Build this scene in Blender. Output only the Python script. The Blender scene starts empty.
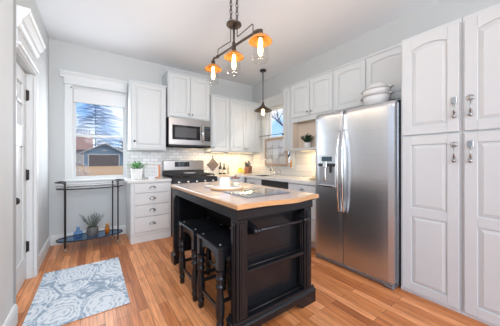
import bpy, bmesh, math, random
from mathutils import Vector, Matrix
random.seed(7)
PI = math.pi
S = bpy.context.scene
COL = S.collection

# ---------------------------------------------------------------- camera
CAMH = 1.2
cd = bpy.data.cameras.new('camera'); cam = bpy.data.objects.new('camera', cd); COL.objects.link(cam)
cd.sensor_fit = 'HORIZONTAL'; cd.sensor_width = 36.0; cd.lens = 36.0 * 222.0 / 500.0
cd.shift_y = -3.0 / 500.0
cd.clip_start = 0.02; cd.clip_end = 400
cam.location = (0, 0, CAMH)
cam.rotation_euler = (PI / 2, 0, -math.atan(157 / 222.0))
S.camera = cam

# ---------------------------------------------------------------- world, sun, exposure
W = bpy.data.worlds.new('sky'); S.world = W; W.use_nodes = True
nt = W.node_tree; nt.nodes.clear()
def wn(t, **k):
    n = nt.nodes.new(t)
    for a, b in k.items(): setattr(n, a, b)
    return n
tc = wn('ShaderNodeTexCoord'); sep = wn('ShaderNodeSeparateXYZ'); nt.links.new(tc.outputs['Generated'], sep.inputs[0])
rmp = wn('ShaderNodeValToRGB'); nt.links.new(sep.outputs['Z'], rmp.inputs[0])
e = rmp.color_ramp.elements
e[0].position = 0.0; e[0].color = (0.42, 0.38, 0.34, 1)
e[1].position = 0.02; e[1].color = (0.62, 0.72, 0.84, 1)
for p, c in ((0.08, (0.40, 0.60, 0.90, 1)), (0.26, (0.17, 0.42, 0.86, 1)), (0.42, (0.60, 0.75, 0.95, 1)), (0.6, (1, 1, 1, 1))):
    q = e.new(p); q.color = c
nz = wn('ShaderNodeTexNoise'); nz.inputs['Scale'].default_value = 5.0; nz.inputs['Detail'].default_value = 6.0
nt.links.new(tc.outputs['Generated'], nz.inputs['Vector'])
cr = wn('ShaderNodeValToRGB'); cr.color_ramp.elements[0].position = 0.53; cr.color_ramp.elements[1].position = 0.66
nt.links.new(nz.outputs['Fac'], cr.inputs[0])
mx = wn('ShaderNodeMixRGB'); mx.inputs[2].default_value = (0.82, 0.85, 0.90, 1)
nt.links.new(cr.outputs[0], mx.inputs[0]); nt.links.new(rmp.outputs[0], mx.inputs[1])
bg = wn('ShaderNodeBackground'); bg.inputs[1].default_value = 1.3
nt.links.new(mx.outputs[0], bg.inputs[0])
wo = wn('ShaderNodeOutputWorld'); nt.links.new(bg.outputs[0], wo.inputs[0])

sd = bpy.data.lights.new('sun', 'SUN'); sun = bpy.data.objects.new('sun', sd); COL.objects.link(sun)
sd.energy = 2.2; sd.angle = math.radians(1.5); sd.color = (1.0, 0.9, 0.76)
sun.rotation_euler = Vector((-0.80, 0.42, -0.52)).to_track_quat('-Z', 'Y').to_euler()
sun.location = (30, -10, 30)

def area(name, loc, direction, sx, sy, energy, color=(1, 1, 1)):
    l = bpy.data.lights.new(name, 'AREA'); l.shape = 'RECTANGLE'; l.size = sx; l.size_y = sy
    l.energy = energy; l.color = color
    o = bpy.data.objects.new(name, l); COL.objects.link(o); o.location = loc
    o.rotation_euler = Vector(direction).to_track_quat('-Z', 'Y').to_euler()
    return o
# added fill panel behind the camera, in place of daylight from unseen rooms

area('rear_fill', (0.7, -2.6, 1.75), (0, 1, -0.05), 4.0, 2.2, 125, (0.84, 0.92, 1.0))
area('window_daylight', (0.1, 4.12, 1.58), (0, -1, -0.05), .62, 1.1, 15, (0.84, 0.92, 1.0))
area('camera_fill', (0.1, 0.25, 2.0), (0.1, 1, 0.2), .6, .6, 25, (0.84, 0.92, 1.0))  # added unseen fill near the camera, brightens the room
S.view_settings.view_transform = 'Standard'
S.view_settings.look = 'None'
S.view_settings.gamma = 1.0
S.view_settings.use_curve_mapping = False
S.view_settings.exposure = 0.2

# ---------------------------------------------------------------- materials
def mat_base(name):
    m = bpy.data.materials.new(name); m.use_nodes = True
    return m, m.node_tree, m.node_tree.nodes['Principled BSDF']
def N(t, typ, **k):
    n = t.nodes.new(typ)
    for a, b in k.items():
        if a in n.inputs.keys() if hasattr(n.inputs, 'keys') else False: n.inputs[a].default_value = b
        else: setattr(n, a, b)
    return n
def plain(name, col, rough=0.5, metal=0.0, var=0.04, scale=14, spec=0.5, bump=0.0, coat=0.0, stretch=None, rvar=0.0):
    m, t, b = mat_base(name)
    co = N(t, 'ShaderNodeTexCoord'); src = co.outputs['Object']
    if stretch:
        mp = N(t, 'ShaderNodeMapping'); mp.inputs['Scale'].default_value = stretch
        t.links.new(src, mp.inputs[0]); src = mp.outputs[0]
    n = N(t, 'ShaderNodeTexNoise'); n.inputs['Scale'].default_value = scale; n.inputs['Detail'].default_value = 4
    t.links.new(src, n.inputs['Vector'])
    mx = N(t, 'ShaderNodeMixRGB')
    mx.inputs[1].default_value = tuple(max(0, c * (1 - var)) for c in col) + (1,)
    mx.inputs[2].default_value = tuple(min(1, c * (1 + var)) for c in col) + (1,)
    t.links.new(n.outputs['Fac'], mx.inputs[0]); t.links.new(mx.outputs[0], b.inputs['Base Color'])
    b.inputs['Roughness'].default_value = rough; b.inputs['Metallic'].default_value = metal
    b.inputs['Specular IOR Level'].default_value = spec
    b.inputs['Coat Weight'].default_value = coat; b.inputs['Coat Roughness'].default_value = 0.06
    if rvar:
        mr = N(t, 'ShaderNodeMapRange'); mr.inputs[3].default_value = rough - rvar; mr.inputs[4].default_value = rough + rvar
        t.links.new(n.outputs['Fac'], mr.inputs[0]); t.links.new(mr.outputs[0], b.inputs['Roughness'])
    if bump:
        bp = N(t, 'ShaderNodeBump'); bp.inputs['Strength'].default_value = bump; bp.inputs['Distance'].default_value = 0.002
        t.links.new(n.outputs['Fac'], bp.inputs['Height']); t.links.new(bp.outputs[0], b.inputs['Normal'])
    return m
def emit(name, col, s):
    m = bpy.data.materials.new(name); m.use_nodes = True; t = m.node_tree; t.nodes.clear()
    e = N(t, 'ShaderNodeEmission'); e.inputs[0].default_value = col + (1,); e.inputs[1].default_value = s
    o = N(t, 'ShaderNodeOutputMaterial'); t.links.new(e.outputs[0], o.inputs[0]); return m
def thin_glass(name, tint=(1, 1, 1), rough=0.02, ior=1.45, refl=(1, 1, 1), amount=1.0):
    m = bpy.data.materials.new(name); m.use_nodes = True; t = m.node_tree; t.nodes.clear()
    tr = N(t, 'ShaderNodeBsdfTransparent'); tr.inputs[0].default_value = tint + (1,)
    gl = N(t, 'ShaderNodeBsdfGlossy'); gl.inputs[0].default_value = refl + (1,); gl.inputs['Roughness'].default_value = rough
    fr = N(t, 'ShaderNodeFresnel'); fr.inputs[0].default_value = ior
    mul = N(t, 'ShaderNodeMath', operation='MULTIPLY'); mul.inputs[1].default_value = amount; t.links.new(fr.outputs[0], mul.inputs[0])
    ge = N(t, 'ShaderNodeNewGeometry'); bk = N(t, 'ShaderNodeMath', operation='SUBTRACT'); bk.inputs[0].default_value = 1.0; t.links.new(ge.outputs['Backfacing'], bk.inputs[1])
    m3 = N(t, 'ShaderNodeMath', operation='MULTIPLY'); t.links.new(mul.outputs[0], m3.inputs[0]); t.links.new(bk.outputs[0], m3.inputs[1]); mul = m3
    mx = N(t, 'ShaderNodeMixShader'); t.links.new(mul.outputs[0], mx.inputs[0]); t.links.new(tr.outputs[0], mx.inputs[1]); t.links.new(gl.outputs[0], mx.inputs[2])
    o = N(t, 'ShaderNodeOutputMaterial'); t.links.new(mx.outputs[0], o.inputs[0]); return m
def floor_mat():
    m, t, b = mat_base('oak_floor')
    co = N(t, 'ShaderNodeTexCoord'); mp = N(t, 'ShaderNodeMapping'); mp.inputs['Rotation'].default_value = (0, 0, PI / 2)
    t.links.new(co.outputs['Object'], mp.inputs[0])
    br = N(t, 'ShaderNodeTexBrick'); br.offset = 0.37; br.offset_frequency = 2; br.squash = 1.0
    br.inputs['Color1'].default_value = (0, 0, 0, 1); br.inputs['Color2'].default_value = (1, 1, 1, 1); br.inputs['Mortar'].default_value = (0.5, 0.5, 0.5, 1)
    br.inputs['Scale'].default_value = 1.0; br.inputs['Mortar Size'].default_value = 0.0016; br.inputs['Mortar Smooth'].default_value = 0.3
    br.inputs['Brick Width'].default_value = 0.82; br.inputs['Row Height'].default_value = 0.074
    t.links.new(mp.outputs[0], br.inputs['Vector'])
    r = N(t, 'ShaderNodeValToRGB'); els = r.color_ramp.elements
    els[0].position = 0; els[0].color = (0.38, 0.122, 0.038, 1); els[1].position = 1; els[1].color = (0.80, 0.355, 0.155, 1)
    q = els.new(0.25); q.color = (0.56, 0.20, 0.066, 1)
    q = els.new(0.65); q.color = (0.65, 0.26, 0.094, 1)
    t.links.new(br.outputs['Color'], r.inputs[0])
    gm = N(t, 'ShaderNodeMapping'); gm.inputs['Scale'].default_value = (30, 1.6, 1); t.links.new(co.outputs['Object'], gm.inputs[0])
    gn = N(t, 'ShaderNodeTexNoise'); gn.inputs['Scale'].default_value = 2.2; gn.inputs['Detail'].default_value = 7; gn.inputs['Distortion'].default_value = 0.6
    t.links.new(gm.outputs[0], gn.inputs['Vector'])
    gr = N(t, 'ShaderNodeValToRGB'); gr.color_ramp.elements[0].position = 0.3; gr.color_ramp.elements[0].color = (0.66, 0.60, 0.56, 1)
    gr.color_ramp.elements[1].position = 0.62; gr.color_ramp.elements[1].color = (1.1, 1.08, 1.06, 1)
    t.links.new(gn.outputs['Fac'], gr.inputs[0])
    mu = N(t, 'ShaderNodeMixRGB', blend_type='MULTIPLY'); mu.inputs[0].default_value = 1.0
    t.links.new(r.outputs[0], mu.inputs[1]); t.links.new(gr.outputs[0], mu.inputs[2])
    mo = N(t, 'ShaderNodeMixRGB'); mo.inputs[2].default_value = (0.11, 0.042, 0.02, 1)
    t.links.new(br.outputs['Fac'], mo.inputs[0]); t.links.new(mu.outputs[0], mo.inputs[1])
    t.links.new(mo.outputs[0], b.inputs['Base Color'])
    b.inputs['Roughness'].default_value = 0.36; b.inputs['Specular IOR Level'].default_value = 0.4
    bp = N(t, 'ShaderNodeBump'); bp.inputs['Strength'].default_value = 0.25; bp.inputs['Distance'].default_value = 0.002; bp.invert = True
    t.links.new(br.outputs['Fac'], bp.inputs['Height']); t.links.new(bp.outputs[0], b.inputs['Normal'])
    return m
def tile_mat(name, rot):
    m, t, b = mat_base(name)
    co = N(t, 'ShaderNodeTexCoord'); mp = N(t, 'ShaderNodeMapping'); mp.inputs['Rotation'].default_value = rot
    t.links.new(co.outputs['Object'], mp.inputs[0])
    br = N(t, 'ShaderNodeTexBrick'); br.offset = 0.5
    br.inputs['Color1'].default_value = (0.60, 0.60, 0.61, 1); br.inputs['Color2'].default_value = (0.78, 0.78, 0.775, 1); br.inputs['Mortar'].default_value = (0.44, 0.43, 0.42, 1)
    br.inputs['Scale'].default_value = 1.0; br.inputs['Mortar Size'].default_value = 0.0034; br.inputs['Mortar Smooth'].default_value = 0.2
    br.inputs['Brick Width'].default_value = 0.125; br.inputs['Row Height'].default_value = 0.056
    t.links.new(mp.outputs[0], br.inputs['Vector']); t.links.new(br.outputs['Color'], b.inputs['Base Color'])
    b.inputs['Roughness'].default_value = 0.2
    bp = N(t, 'ShaderNodeBump'); bp.inputs['Strength'].default_value = 0.4; bp.inputs['Distance'].default_value = 0.003; bp.invert = True
    t.links.new(br.outputs['Fac'], bp.inputs['Height']); t.links.new(bp.outputs[0], b.inputs['Normal'])
    return m
def rug_mat():
    m, t, b = mat_base('rug_weave')
    co = N(t, 'ShaderNodeTexCoord')
    n0 = N(t, 'ShaderNodeTexNoise'); n0.inputs['Scale'].default_value = 5.0; n0.inputs['Detail'].default_value = 2
    t.links.new(co.outputs['Object'], n0.inputs['Vector'])
    ad = N(t, 'ShaderNodeMixRGB', blend_type='LINEAR_LIGHT'); ad.inputs[0].default_value = 0.09
    t.links.new(co.outputs['Object'], ad.inputs[1]); t.links.new(n0.outputs['Color'], ad.inputs[2])
    mp = N(t, 'ShaderNodeMapping'); mp.inputs['Rotation'].default_value = (0, 0, 0.7); mp.inputs['Scale'].default_value = (1.25, 0.85, 1)
    t.links.new(ad.outputs[0], mp.inputs[0])
    v = N(t, 'ShaderNodeTexVoronoi'); v.inputs['Scale'].default_value = 2.9; v.inputs['Randomness'].default_value = 0.75
    t.links.new(mp.outputs[0], v.inputs['Vector'])
    mu = N(t, 'ShaderNodeMath', operation='MULTIPLY'); mu.inputs[1].default_value = 62.0; t.links.new(v.outputs['Distance'], mu.inputs[0])
    si = N(t, 'ShaderNodeMath', operation='SINE'); t.links.new(mu.outputs[0], si.inputs[0])
    n1 = N(t, 'ShaderNodeTexNoise'); n1.inputs['Scale'].default_value = 46.0; n1.inputs['Detail'].default_value = 3
    t.links.new(co.outputs['Object'], n1.inputs['Vector'])
    m2 = N(t, 'ShaderNodeMath', operation='MULTIPLY_ADD'); m2.inputs[1].default_value = 0.16; m2.inputs[2].default_value = 0.0
    t.links.new(si.outputs[0], m2.inputs[0])
    a2 = N(t, 'ShaderNodeMath', operation='ADD'); t.links.new(m2.outputs[0], a2.inputs[0]); t.links.new(n1.outputs['Fac'], a2.inputs[1])
    a3 = N(t, 'ShaderNodeMath', operation='SUBTRACT'); t.links.new(a2.outputs[0], a3.inputs[0])
    ed = N(t, 'ShaderNodeTexVoronoi', feature='DISTANCE_TO_EDGE'); ed.inputs['Scale'].default_value = 2.9; ed.inputs['Randomness'].default_value = 0.75
    t.links.new(mp.outputs[0], ed.inputs['Vector'])
    em = N(t, 'ShaderNodeMapRange'); em.inputs[1].default_value = 0.03; em.inputs[2].default_value = 0.075; em.inputs[3].default_value = 0.25; em.inputs[4].default_value = 0.0
    t.links.new(ed.outputs[0], em.inputs[0]); t.links.new(em.outputs[0], a3.inputs[1])
    r = N(t, 'ShaderNodeValToRGB'); el = r.color_ramp.elements
    el[0].position = 0.18; el[0].color = (0.30, 0.385, 0.485, 1); el[1].position = 0.50; el[1].color = (0.70, 0.75, 0.80, 1)
    q = el.new(0.36); q.color = (0.50, 0.58, 0.665, 1)
    t.links.new(a3.outputs[0], r.inputs[0]); t.links.new(r.outputs[0], b.inputs['Base Color'])
    b.inputs['Roughness'].default_value = 0.95; b.inputs['Specular IOR Level'].default_value = 0.1
    return m
def siding_mat():
    m, t, b = mat_base('blue_siding')
    co = N(t, 'ShaderNodeTexCoord'); w = N(t, 'ShaderNodeTexWave', bands_direction='Z'); w.inputs['Scale'].default_value = 2.2; w.wave_profile = 'SAW'
    t.links.new(co.outputs['Object'], w.inputs['Vector'])
    r = N(t, 'ShaderNodeMixRGB'); r.inputs[1].default_value = (0.10, 0.175, 0.26, 1); r.inputs[2].default_value = (0.15, 0.235, 0.33, 1)
    t.links.new(w.outputs['Fac'], r.inputs[0]); t.links.new(r.outputs[0], b.inputs['Base Color']); b.inputs['Roughness'].default_value = 0.7
    return m
def leaded_mat():
    m = bpy.data.materials.new('leaded_glass'); m.use_nodes = True; t = m.node_tree; t.nodes.clear()
    co = N(t, 'ShaderNodeTexCoord')
    n = N(t, 'ShaderNodeTexNoise'); n.inputs['Scale'].default_value = 22; n.inputs['Detail'].default_value = 3
    t.links.new(co.outputs['Object'], n.inputs['Vector'])
    r = N(t, 'ShaderNodeValToRGB'); r.color_ramp.elements[0].position = 0.35; r.color_ramp.elements[0].color = (0.50, 0.50, 0.51, 1)
    r.color_ramp.elements[1].position = 0.6; r.color_ramp.elements[1].color = (0.95, 0.95, 0.95, 1)
    t.links.new(n.outputs['Fac'], r.inputs[0])
    tr = N(t, 'ShaderNodeBsdfTransparent'); t.links.new(r.outputs[0], tr.inputs[0])
    df = N(t, 'ShaderNodeBsdfPrincipled'); df.inputs['Base Color'].default_value = (0.82, 0.82, 0.82, 1); df.inputs['Roughness'].default_value = 0.15
    mx = N(t, 'ShaderNodeMixShader'); mx.inputs[0].default_value = 0.5
    t.links.new(tr.outputs[0], mx.inputs[1]); t.links.new(df.outputs[0], mx.inputs[2])
    o = N(t, 'ShaderNodeOutputMaterial'); t.links.new(mx.outputs[0], o.inputs[0]); return m

M = dict(
    floor=floor_mat(), wall=plain('grey_wall_paint', (0.585, 0.60, 0.60), 0.75, var=0.015, scale=3, spec=0.2),
    wallshade=plain('shaded_strip_paint', (0.42, 0.42, 0.43), 0.7, var=0.015, spec=0.2),  # wall paint darkened: the shade on the strip is put into its colour
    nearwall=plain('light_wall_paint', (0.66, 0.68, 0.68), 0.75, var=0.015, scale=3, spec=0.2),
    ceil=plain('ceiling_paint', (0.83, 0.85, 0.875), 0.85, var=0.02, scale=2, spec=0.15),
    trim=plain('white_trim_paint', (0.70, 0.715, 0.715), 0.4, var=0.012, scale=9),
    cab=plain('white_cabinet_paint', (0.62, 0.645, 0.652), 0.38, var=0.012, scale=9),
    base=plain('pale_grey_cabinet_paint', (0.70, 0.705, 0.71), 0.4, var=0.012, scale=9),
    inside=plain('niche_lining', (0.74, 0.63, 0.52), 0.6, var=0.02),
    tile_b=tile_mat('subway_tile_back', (PI / 2, 0, 0)), tile_r=tile_mat('subway_tile_right', (PI / 2, 0, PI / 2)),
    black=plain('black_island_paint', (0.009, 0.0095, 0.0115), 0.25, var=0.1, scale=6, spec=0.45),
    wood=plain('butcher_block_edge', (0.56, 0.30, 0.13), 0.28, var=0.25, scale=6, stretch=(2, 14, 22), coat=0.8),
    top=plain('glossy_island_top', (0.50, 0.40, 0.355), 0.20, var=0.12, scale=5, spec=0.5, coat=0.15, stretch=(14, 1.5, 5)),
    counter=plain('white_quartz', (0.76, 0.75, 0.735), 0.13, var=0.05, scale=6, spec=0.6),
    steel=plain('brushed_steel', (0.62, 0.635, 0.66), 0.29, 0.95, var=0.09, scale=4, stretch=(.5, .5, 40), rvar=0.035),
    steeldark=plain('dark_steel', (0.22, 0.24, 0.27), 0.35, 0.7, var=0.05),
    rangesteel=plain('warm_brushed_steel', (0.45, 0.415, 0.395), 0.28, 1.0, var=0.05, scale=6, stretch=(1, 1, 60)),
    boardglass=plain('mirror_grey_glass', (0.50, 0.53, 0.57), 0.04, 0.85, var=0.1, scale=20),
    chrome=plain('polished_steel', (0.72, 0.72, 0.72), 0.12, 1.0, var=0.03),
    nickel=plain('pewter', (0.40, 0.395, 0.385), 0.3, 1.0, var=0.1, scale=60),
    pull=plain('satin_nickel_pull', (0.34, 0.335, 0.325), 0.28, 1.0, var=0.06),
    iron=plain('dark_iron', (0.045, 0.04, 0.04), 0.45, 0.6, var=0.15, scale=40),
    bronze=plain('aged_bronze', (0.115, 0.088, 0.072), 0.4, 0.85, var=0.25, scale=30),
    copper=plain('amber_copper', (0.72, 0.27, 0.05), 0.35, 0.6, var=0.12, scale=25),
    blackglass=plain('black_glass', (0.012, 0.012, 0.014), 0.06, var=0.1, spec=0.6),
    greyglass=plain('grey_oven_glass', (0.085, 0.085, 0.09), 0.12, var=0.15, scale=50, spec=0.6),
    dark=plain('matte_black', (0.02, 0.02, 0.022), 0.55, var=0.2),
    display=emit('blue_grey_display', (0.25, 0.36, 0.46), 0.25),
    glass=thin_glass('clear_glass'), pane=thin_glass('window_glass', (0.985, 0.99, 1.0), amount=0.2),
    globe=thin_glass('lamp_glass', (0.93, 0.925, 0.915), 0.06, 1.55, amount=1.0),
    blueglass=thin_glass('blue_bottle_glass', (0.70, 0.83, 0.96), 0.04, 1.5, amount=1.0), amberglass=thin_glass('amber_bottle_glass', (0.85, 0.52, 0.12), 0.05, 1.5),
    shelfglass=thin_glass('smoky_blue_shelf_glass', (0.42, 0.56, 0.72), 0.10, 2.6, (0.62, 0.80, 1.0)),
    traymirror=thin_glass('pale_shelf_glass', (0.72, 0.77, 0.80), 0.05, 1.6),
    leaded=leaded_mat(), lead=plain('lead_came', (0.22, 0.22, 0.22), 0.5, 0.5),
    oldwood=plain('weathered_brown_wood', (0.40, 0.30, 0.24), 0.75, var=0.35, scale=8, stretch=(8, 8, 2)),
    filament=emit('glowing_filament', (1.0, 0.72, 0.33), 9.0), bulbglow=emit('bulb_glow', (1.0, 0.78, 0.45), 3.0),
    led=emit('warm_led', (1.0, 0.78, 0.45), 4.0),
    rug=rug_mat(), rugback=plain('rug_edge', (0.12, 0.14, 0.17), 0.9),
    leaf=plain('green_leaf', (0.085, 0.34, 0.07), 0.45, var=0.5, scale=9), leafdark=plain('dark_green_leaf', (0.025, 0.075, 0.035), 0.5, var=0.5, scale=20),
    sage=plain('sage_sprig', (0.20, 0.25, 0.255), 0.7, var=0.35, scale=20), stem=plain('grey_green_stem', (0.12, 0.15, 0.10), 0.7),
    pot=plain('white_ceramic', (0.78, 0.775, 0.765), 0.45, var=0.06, scale=40, bump=0.3), soil=plain('potting_soil', (0.05, 0.035, 0.025), 0.95),
    china=plain('white_china', (0.70, 0.70, 0.70), 0.25, var=0.02), chinaline=plain('grey_rim', (0.42, 0.42, 0.42), 0.35, 0.3),
    signw=plain('white_board', (0.82, 0.82, 0.82), 0.6, var=0.03), ink=plain('grey_ink', (0.38, 0.40, 0.44), 0.8),
    terracotta=plain('orange_wood', (0.62, 0.27, 0.12), 0.6, var=0.15),
    lemon=plain('lemon_skin', (0.85, 0.68, 0.08), 0.4, var=0.08, bump=0.2, scale=60), 
    block=plain('knife_block_wood', (0.19, 0.07, 0.04), 0.45, var=0.3, scale=8, stretch=(4, 4, 20)), handle=plain('black_handle', (0.02, 0.018, 0.018), 0.4),
    label=plain('cream_label', (0.62, 0.58, 0.5), 0.7), darkglass=plain('dark_bottle', (0.03, 0.022, 0.018), 0.12, spec=0.6), clearb=thin_glass('pale_bottle_glass', (0.70, 0.70, 0.66), 0.04, 1.6),
    slate=plain('grey_brown_pot_holder', (0.14, 0.115, 0.11), 0.9, var=0.2, scale=40, bump=0.3),
    casterm=plain('brown_caster', (0.30, 0.20, 0.13), 0.3, var=0.2), mesh=plain('grey_mottled_vase', (0.12, 0.115, 0.115), 0.4, var=0.8, scale=70),
    traywood=plain('light_board_wood', (0.62, 0.36, 0.17), 0.5, var=0.2, scale=6, stretch=(2, 12, 12)), trayw=plain('white_tray_top', (0.80, 0.79, 0.78), 0.3, var=0.03),
    olive=plain('olive_sponge', (0.10, 0.085, 0.04), 0.9, var=0.3, scale=60), cream=plain('cream_glaze', (0.76, 0.68, 0.52), 0.35),
    siding=siding_mat(), gtrim=plain('white_exterior_trim', (0.42, 0.45, 0.48), 0.6), shingle=plain('dark_shingle', (0.06, 0.09, 0.15), 0.9, var=0.2, scale=4),
    gdoor=plain('brown_garage_door', (0.085, 0.07, 0.075), 0.6, var=0.2, scale=2), redroof=plain('dusty_red_roof', (0.22, 0.14, 0.135), 0.9, var=0.1, scale=2), housewall=plain('pale_house_wall', (0.36, 0.35, 0.36), 0.8),
    lawn=plain('dry_winter_lawn', (0.33, 0.22, 0.13), 0.95, var=0.2, scale=0.6),
    spruce=plain('blue_spruce_needles', (0.12, 0.27, 0.50), 0.8, var=0.5, scale=1.2), bark=plain('dark_bark', (0.07, 0.06, 0.055), 0.9, var=0.3, scale=4),
    autumn=plain('tan_autumn_leaves', (0.24, 0.15, 0.06), 0.85, var=0.4, scale=1.5), pale=plain('pale_bare_twigs', (0.40, 0.40, 0.44), 0.85, var=0.3, scale=3),
)

# ---------------------------------------------------------------- mesh builder
class MB:
    def __init__(s): s.bm = bmesh.new(); s.mats = []
    def _new(s, n0):
        s.bm.verts.ensure_lookup_table(); return s.bm.verts[n0:]
    def box(s, x0, x1, y0, y1, z0, z1, bev=0.0, seg=1, mi=0):
        bm = s.bm
        if x0 > x1: x0, x1 = x1, x0
        if y0 > y1: y0, y1 = y1, y0
        if z0 > z1: z0, z1 = z1, z0
        v = [bm.verts.new((x, y, z)) for z in (z0, z1) for y in (y0, y1) for x in (x0, x1)]
        fs = [bm.faces.new([v[i] for i in q]) for q in ((0, 2, 3, 1), (4, 5, 7, 6), (0, 1, 5, 4), (1, 3, 7, 5), (3, 2, 6, 7), (2, 0, 4, 6))]
        for f in fs: f.material_index = mi
        if bev:
            es = list({e for f in fs for e in f.edges})
            bmesh.ops.bevel(bm, geom=es, offset=bev, segments=seg, affect='EDGES', clamp_overlap=True)
        return s
    def prism(s, poly, axis, a0, a1, mi=0):
        bm = s.bm
        def P(p, a):
            return {'x': (a, p[0], p[1]), 'y': (p[0], a, p[1]), 'z': (p[0], p[1], a)}[axis]
        A = [bm.verts.new(P(p, a0)) for p in poly]; B = [bm.verts.new(P(p, a1)) for p in poly]
        n = len(poly); fs = [bm.faces.new(A[::-1]), bm.faces.new(B)]
        for i in range(n): fs.append(bm.faces.new((A[i], A[(i + 1) % n], B[(i + 1) % n], B[i])))
        for f in fs: f.material_index = mi
        return s
    def tube(s, pts, r, n=8, cap=True, closed=False, mi=0):
        bm = s.bm; pts = [Vector(p) for p in pts]; k = len(pts)
        rs = r if isinstance(r, (list, tuple)) else [r] * k
        rings = []; up = None
        for i, p in enumerate(pts):
            if closed: d = pts[(i + 1) % k] - pts[i - 1]
            else: d = pts[min(i + 1, k - 1)] - pts[max(i - 1, 0)]
            d.normalize()
            if up is None:
                up = Vector((0, 0, 1)) if abs(d.z) < 0.9 else Vector((1, 0, 0))
            a = d.cross(up)
            if a.length < 1e-5: a = d.orthogonal()
            a.normalize(); b = a.cross(d).normalized(); up = b
            rings.append([bm.verts.new(p + rs[i] * (math.cos(2 * PI * j / n) * a + math.sin(2 * PI * j / n) * b)) for j in range(n)])
        for i in range(k if closed else k - 1):
            A, B = rings[i], rings[(i + 1) % k]
            for j in range(n):
                f = bm.faces.new((A[j], A[(j + 1) % n], B[(j + 1) % n], B[j])); f.material_index = mi; f.smooth = True
        if cap and not closed:
            bm.faces.new(rings[0][::-1]).material_index = mi; bm.faces.new(rings[-1]).material_index = mi
        return s
    def lathe(s, prof, c=(0, 0, 0), n=20, axis='z', sx=1.0, sy=1.0, smooth=True, mi=0):
        bm = s.bm; rings = []
        for r, h in prof:
            ring = []
            for j in range(n if r > 1e-6 else 1):
                a = 2 * PI * j / n; u, v = r * math.cos(a) * sx, r * math.sin(a) * sy
                p = {'z': (u, v, h), 'y': (u, h, v), 'x': (h, u, v)}[axis]
                ring.append(bm.verts.new((c[0] + p[0], c[1] + p[1], c[2] + p[2])))
            rings.append(ring)
        for A, B in zip(rings, rings[1:]):
            if len(A) == 1 and len(B) == 1: continue
            for j in range(n):
                k = (j + 1) % n
                if len(A) == 1: q = (A[0], B[k], B[j])
                elif len(B) == 1: q = (A[j], A[k], B[0])
                else: q = (A[j], A[k], B[k], B[j])
                f = bm.faces.new(q); f.smooth = smooth; f.material_index = mi
        return s
    def ball(s, c, r, sx=1, sy=1, sz=1, n=14):
        prof = [(r * math.sin(PI * i / 8), -r * sz * math.cos(PI * i / 8)) for i in range(9)]
        prof[0] = (0, -r * sz); prof[-1] = (0, r * sz)
        return s.lathe(prof, c, n, sx=sx, sy=sy)
    def leaf(s, p, d, L, w, droop=0.3, up=Vector((0, 0, 1))):
        bm = s.bm; p = Vector(p); d = Vector(d).normalized(); side = d.cross(up)
        if side.length < 1e-3: side = Vector((1, 0, 0))
        side.normalize(); rows = []
        for t, ww in ((0, .12), (.35, 1), (.7, .75), (1, .02)):
            q = p + d * L * t - Vector((0, 0, 1)) * droop * L * t * t
            rows.append((bm.verts.new(q - side * w * ww), bm.verts.new(q + Vector((0, 0, .18 * w * ww))), bm.verts.new(q + side * w * ww)))
        for A, B in zip(rows, rows[1:]):
            bm.faces.new((A[0], A[1], B[1], B[0])); bm.faces.new((A[1], A[2], B[2], B[1]))
        return s
    def build(s, name, mats, parent=None, world=False, smooth=False, kind=None, label=None):
        if not isinstance(mats, (list, tuple)): mats = [mats]
        if world and parent is not None:
            r = parent; off = Vector(r.location)
            while r.parent is not None: r = r.parent; off = off + Vector(r.location)
            bmesh.ops.translate(s.bm, vec=-off, verts=s.bm.verts)
        bmesh.ops.recalc_face_normals(s.bm, faces=s.bm.faces)
        if smooth:
            for f in s.bm.faces: f.smooth = True
        me = bpy.data.meshes.new(name); s.bm.to_mesh(me); s.bm.free()
        for m in mats: me.materials.append(M[m] if isinstance(m, str) else m)
        o = bpy.data.objects.new(name, me); COL.objects.link(o)
        if parent is not None: o.parent = parent
        if kind: o['kind'] = kind
        if label: o['label'] = label
        return o
    def at(s, name, mats, loc, **k):
        """one-mesh thing built in world coordinates, origin moved to its base"""
        bmesh.ops.translate(s.bm, vec=-Vector(loc), verts=s.bm.verts)
        o = s.build(name, mats, **k); o.location = loc; return o
def tag(o, label, cat, group=None):
    o['label'] = label; o['category'] = cat
    if group: o['group'] = group
    return o
def thing(name, label, cat, loc=(0, 0, 0), rotz=0.0, group=None):
    o = bpy.data.objects.new(name, None); COL.objects.link(o); o.empty_display_size = 0.05
    o.location = loc; o.rotation_euler = (0, 0, rotz)
    return tag(o, label, cat, group)
def copy_tree(o, parent=None):
    c = o.copy(); COL.objects.link(c)
    if parent is not None: c.parent = parent
    for ch in list(o.children): copy_tree(ch, c)
    return c
def struct(mb, name, mat, parent=None):
    return mb.build(name, mat, parent, kind='structure' if parent is None else None)

# ---------------------------------------------------------------- room shell
XL, XR, YB, ZC = -0.52, 3.0, 4.146, 2.90
YE = -4.0            # where the modelled part of the house ends behind the camera
fl = MB().box(XL - .12, XR + .12, 1.2, YB + .12, -.06, 0); fl.box(-3.2, XR + .12, YE, 1.2, -.06, 0); struct(fl, 'floor', 'floor')
cl = MB().box(XL - .12, XR + .12, 1.2, YB + .12, ZC, ZC + .08); cl.box(-3.2, XR + .12, YE, 1.2, ZC, ZC + .08); struct(cl, 'ceiling', 'ceil')
WLx = (-.245, .445); WLz = (.92, 2.27)        # back wall window opening
b = MB(); b.box(XL - .12, WLx[0], YB, YB + .12, 0, ZC); b.box(WLx[1], XR + .12, YB, YB + .12, 0, ZC)
b.box(WLx[0], WLx[1], YB, YB + .12, 0, WLz[0]); b.box(WLx[0], WLx[1], YB, YB + .12, WLz[1], ZC); struct(b, 'wall_back', 'wall')
WRy = (2.93, 3.62); WRz = (1.08, 2.27)
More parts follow.
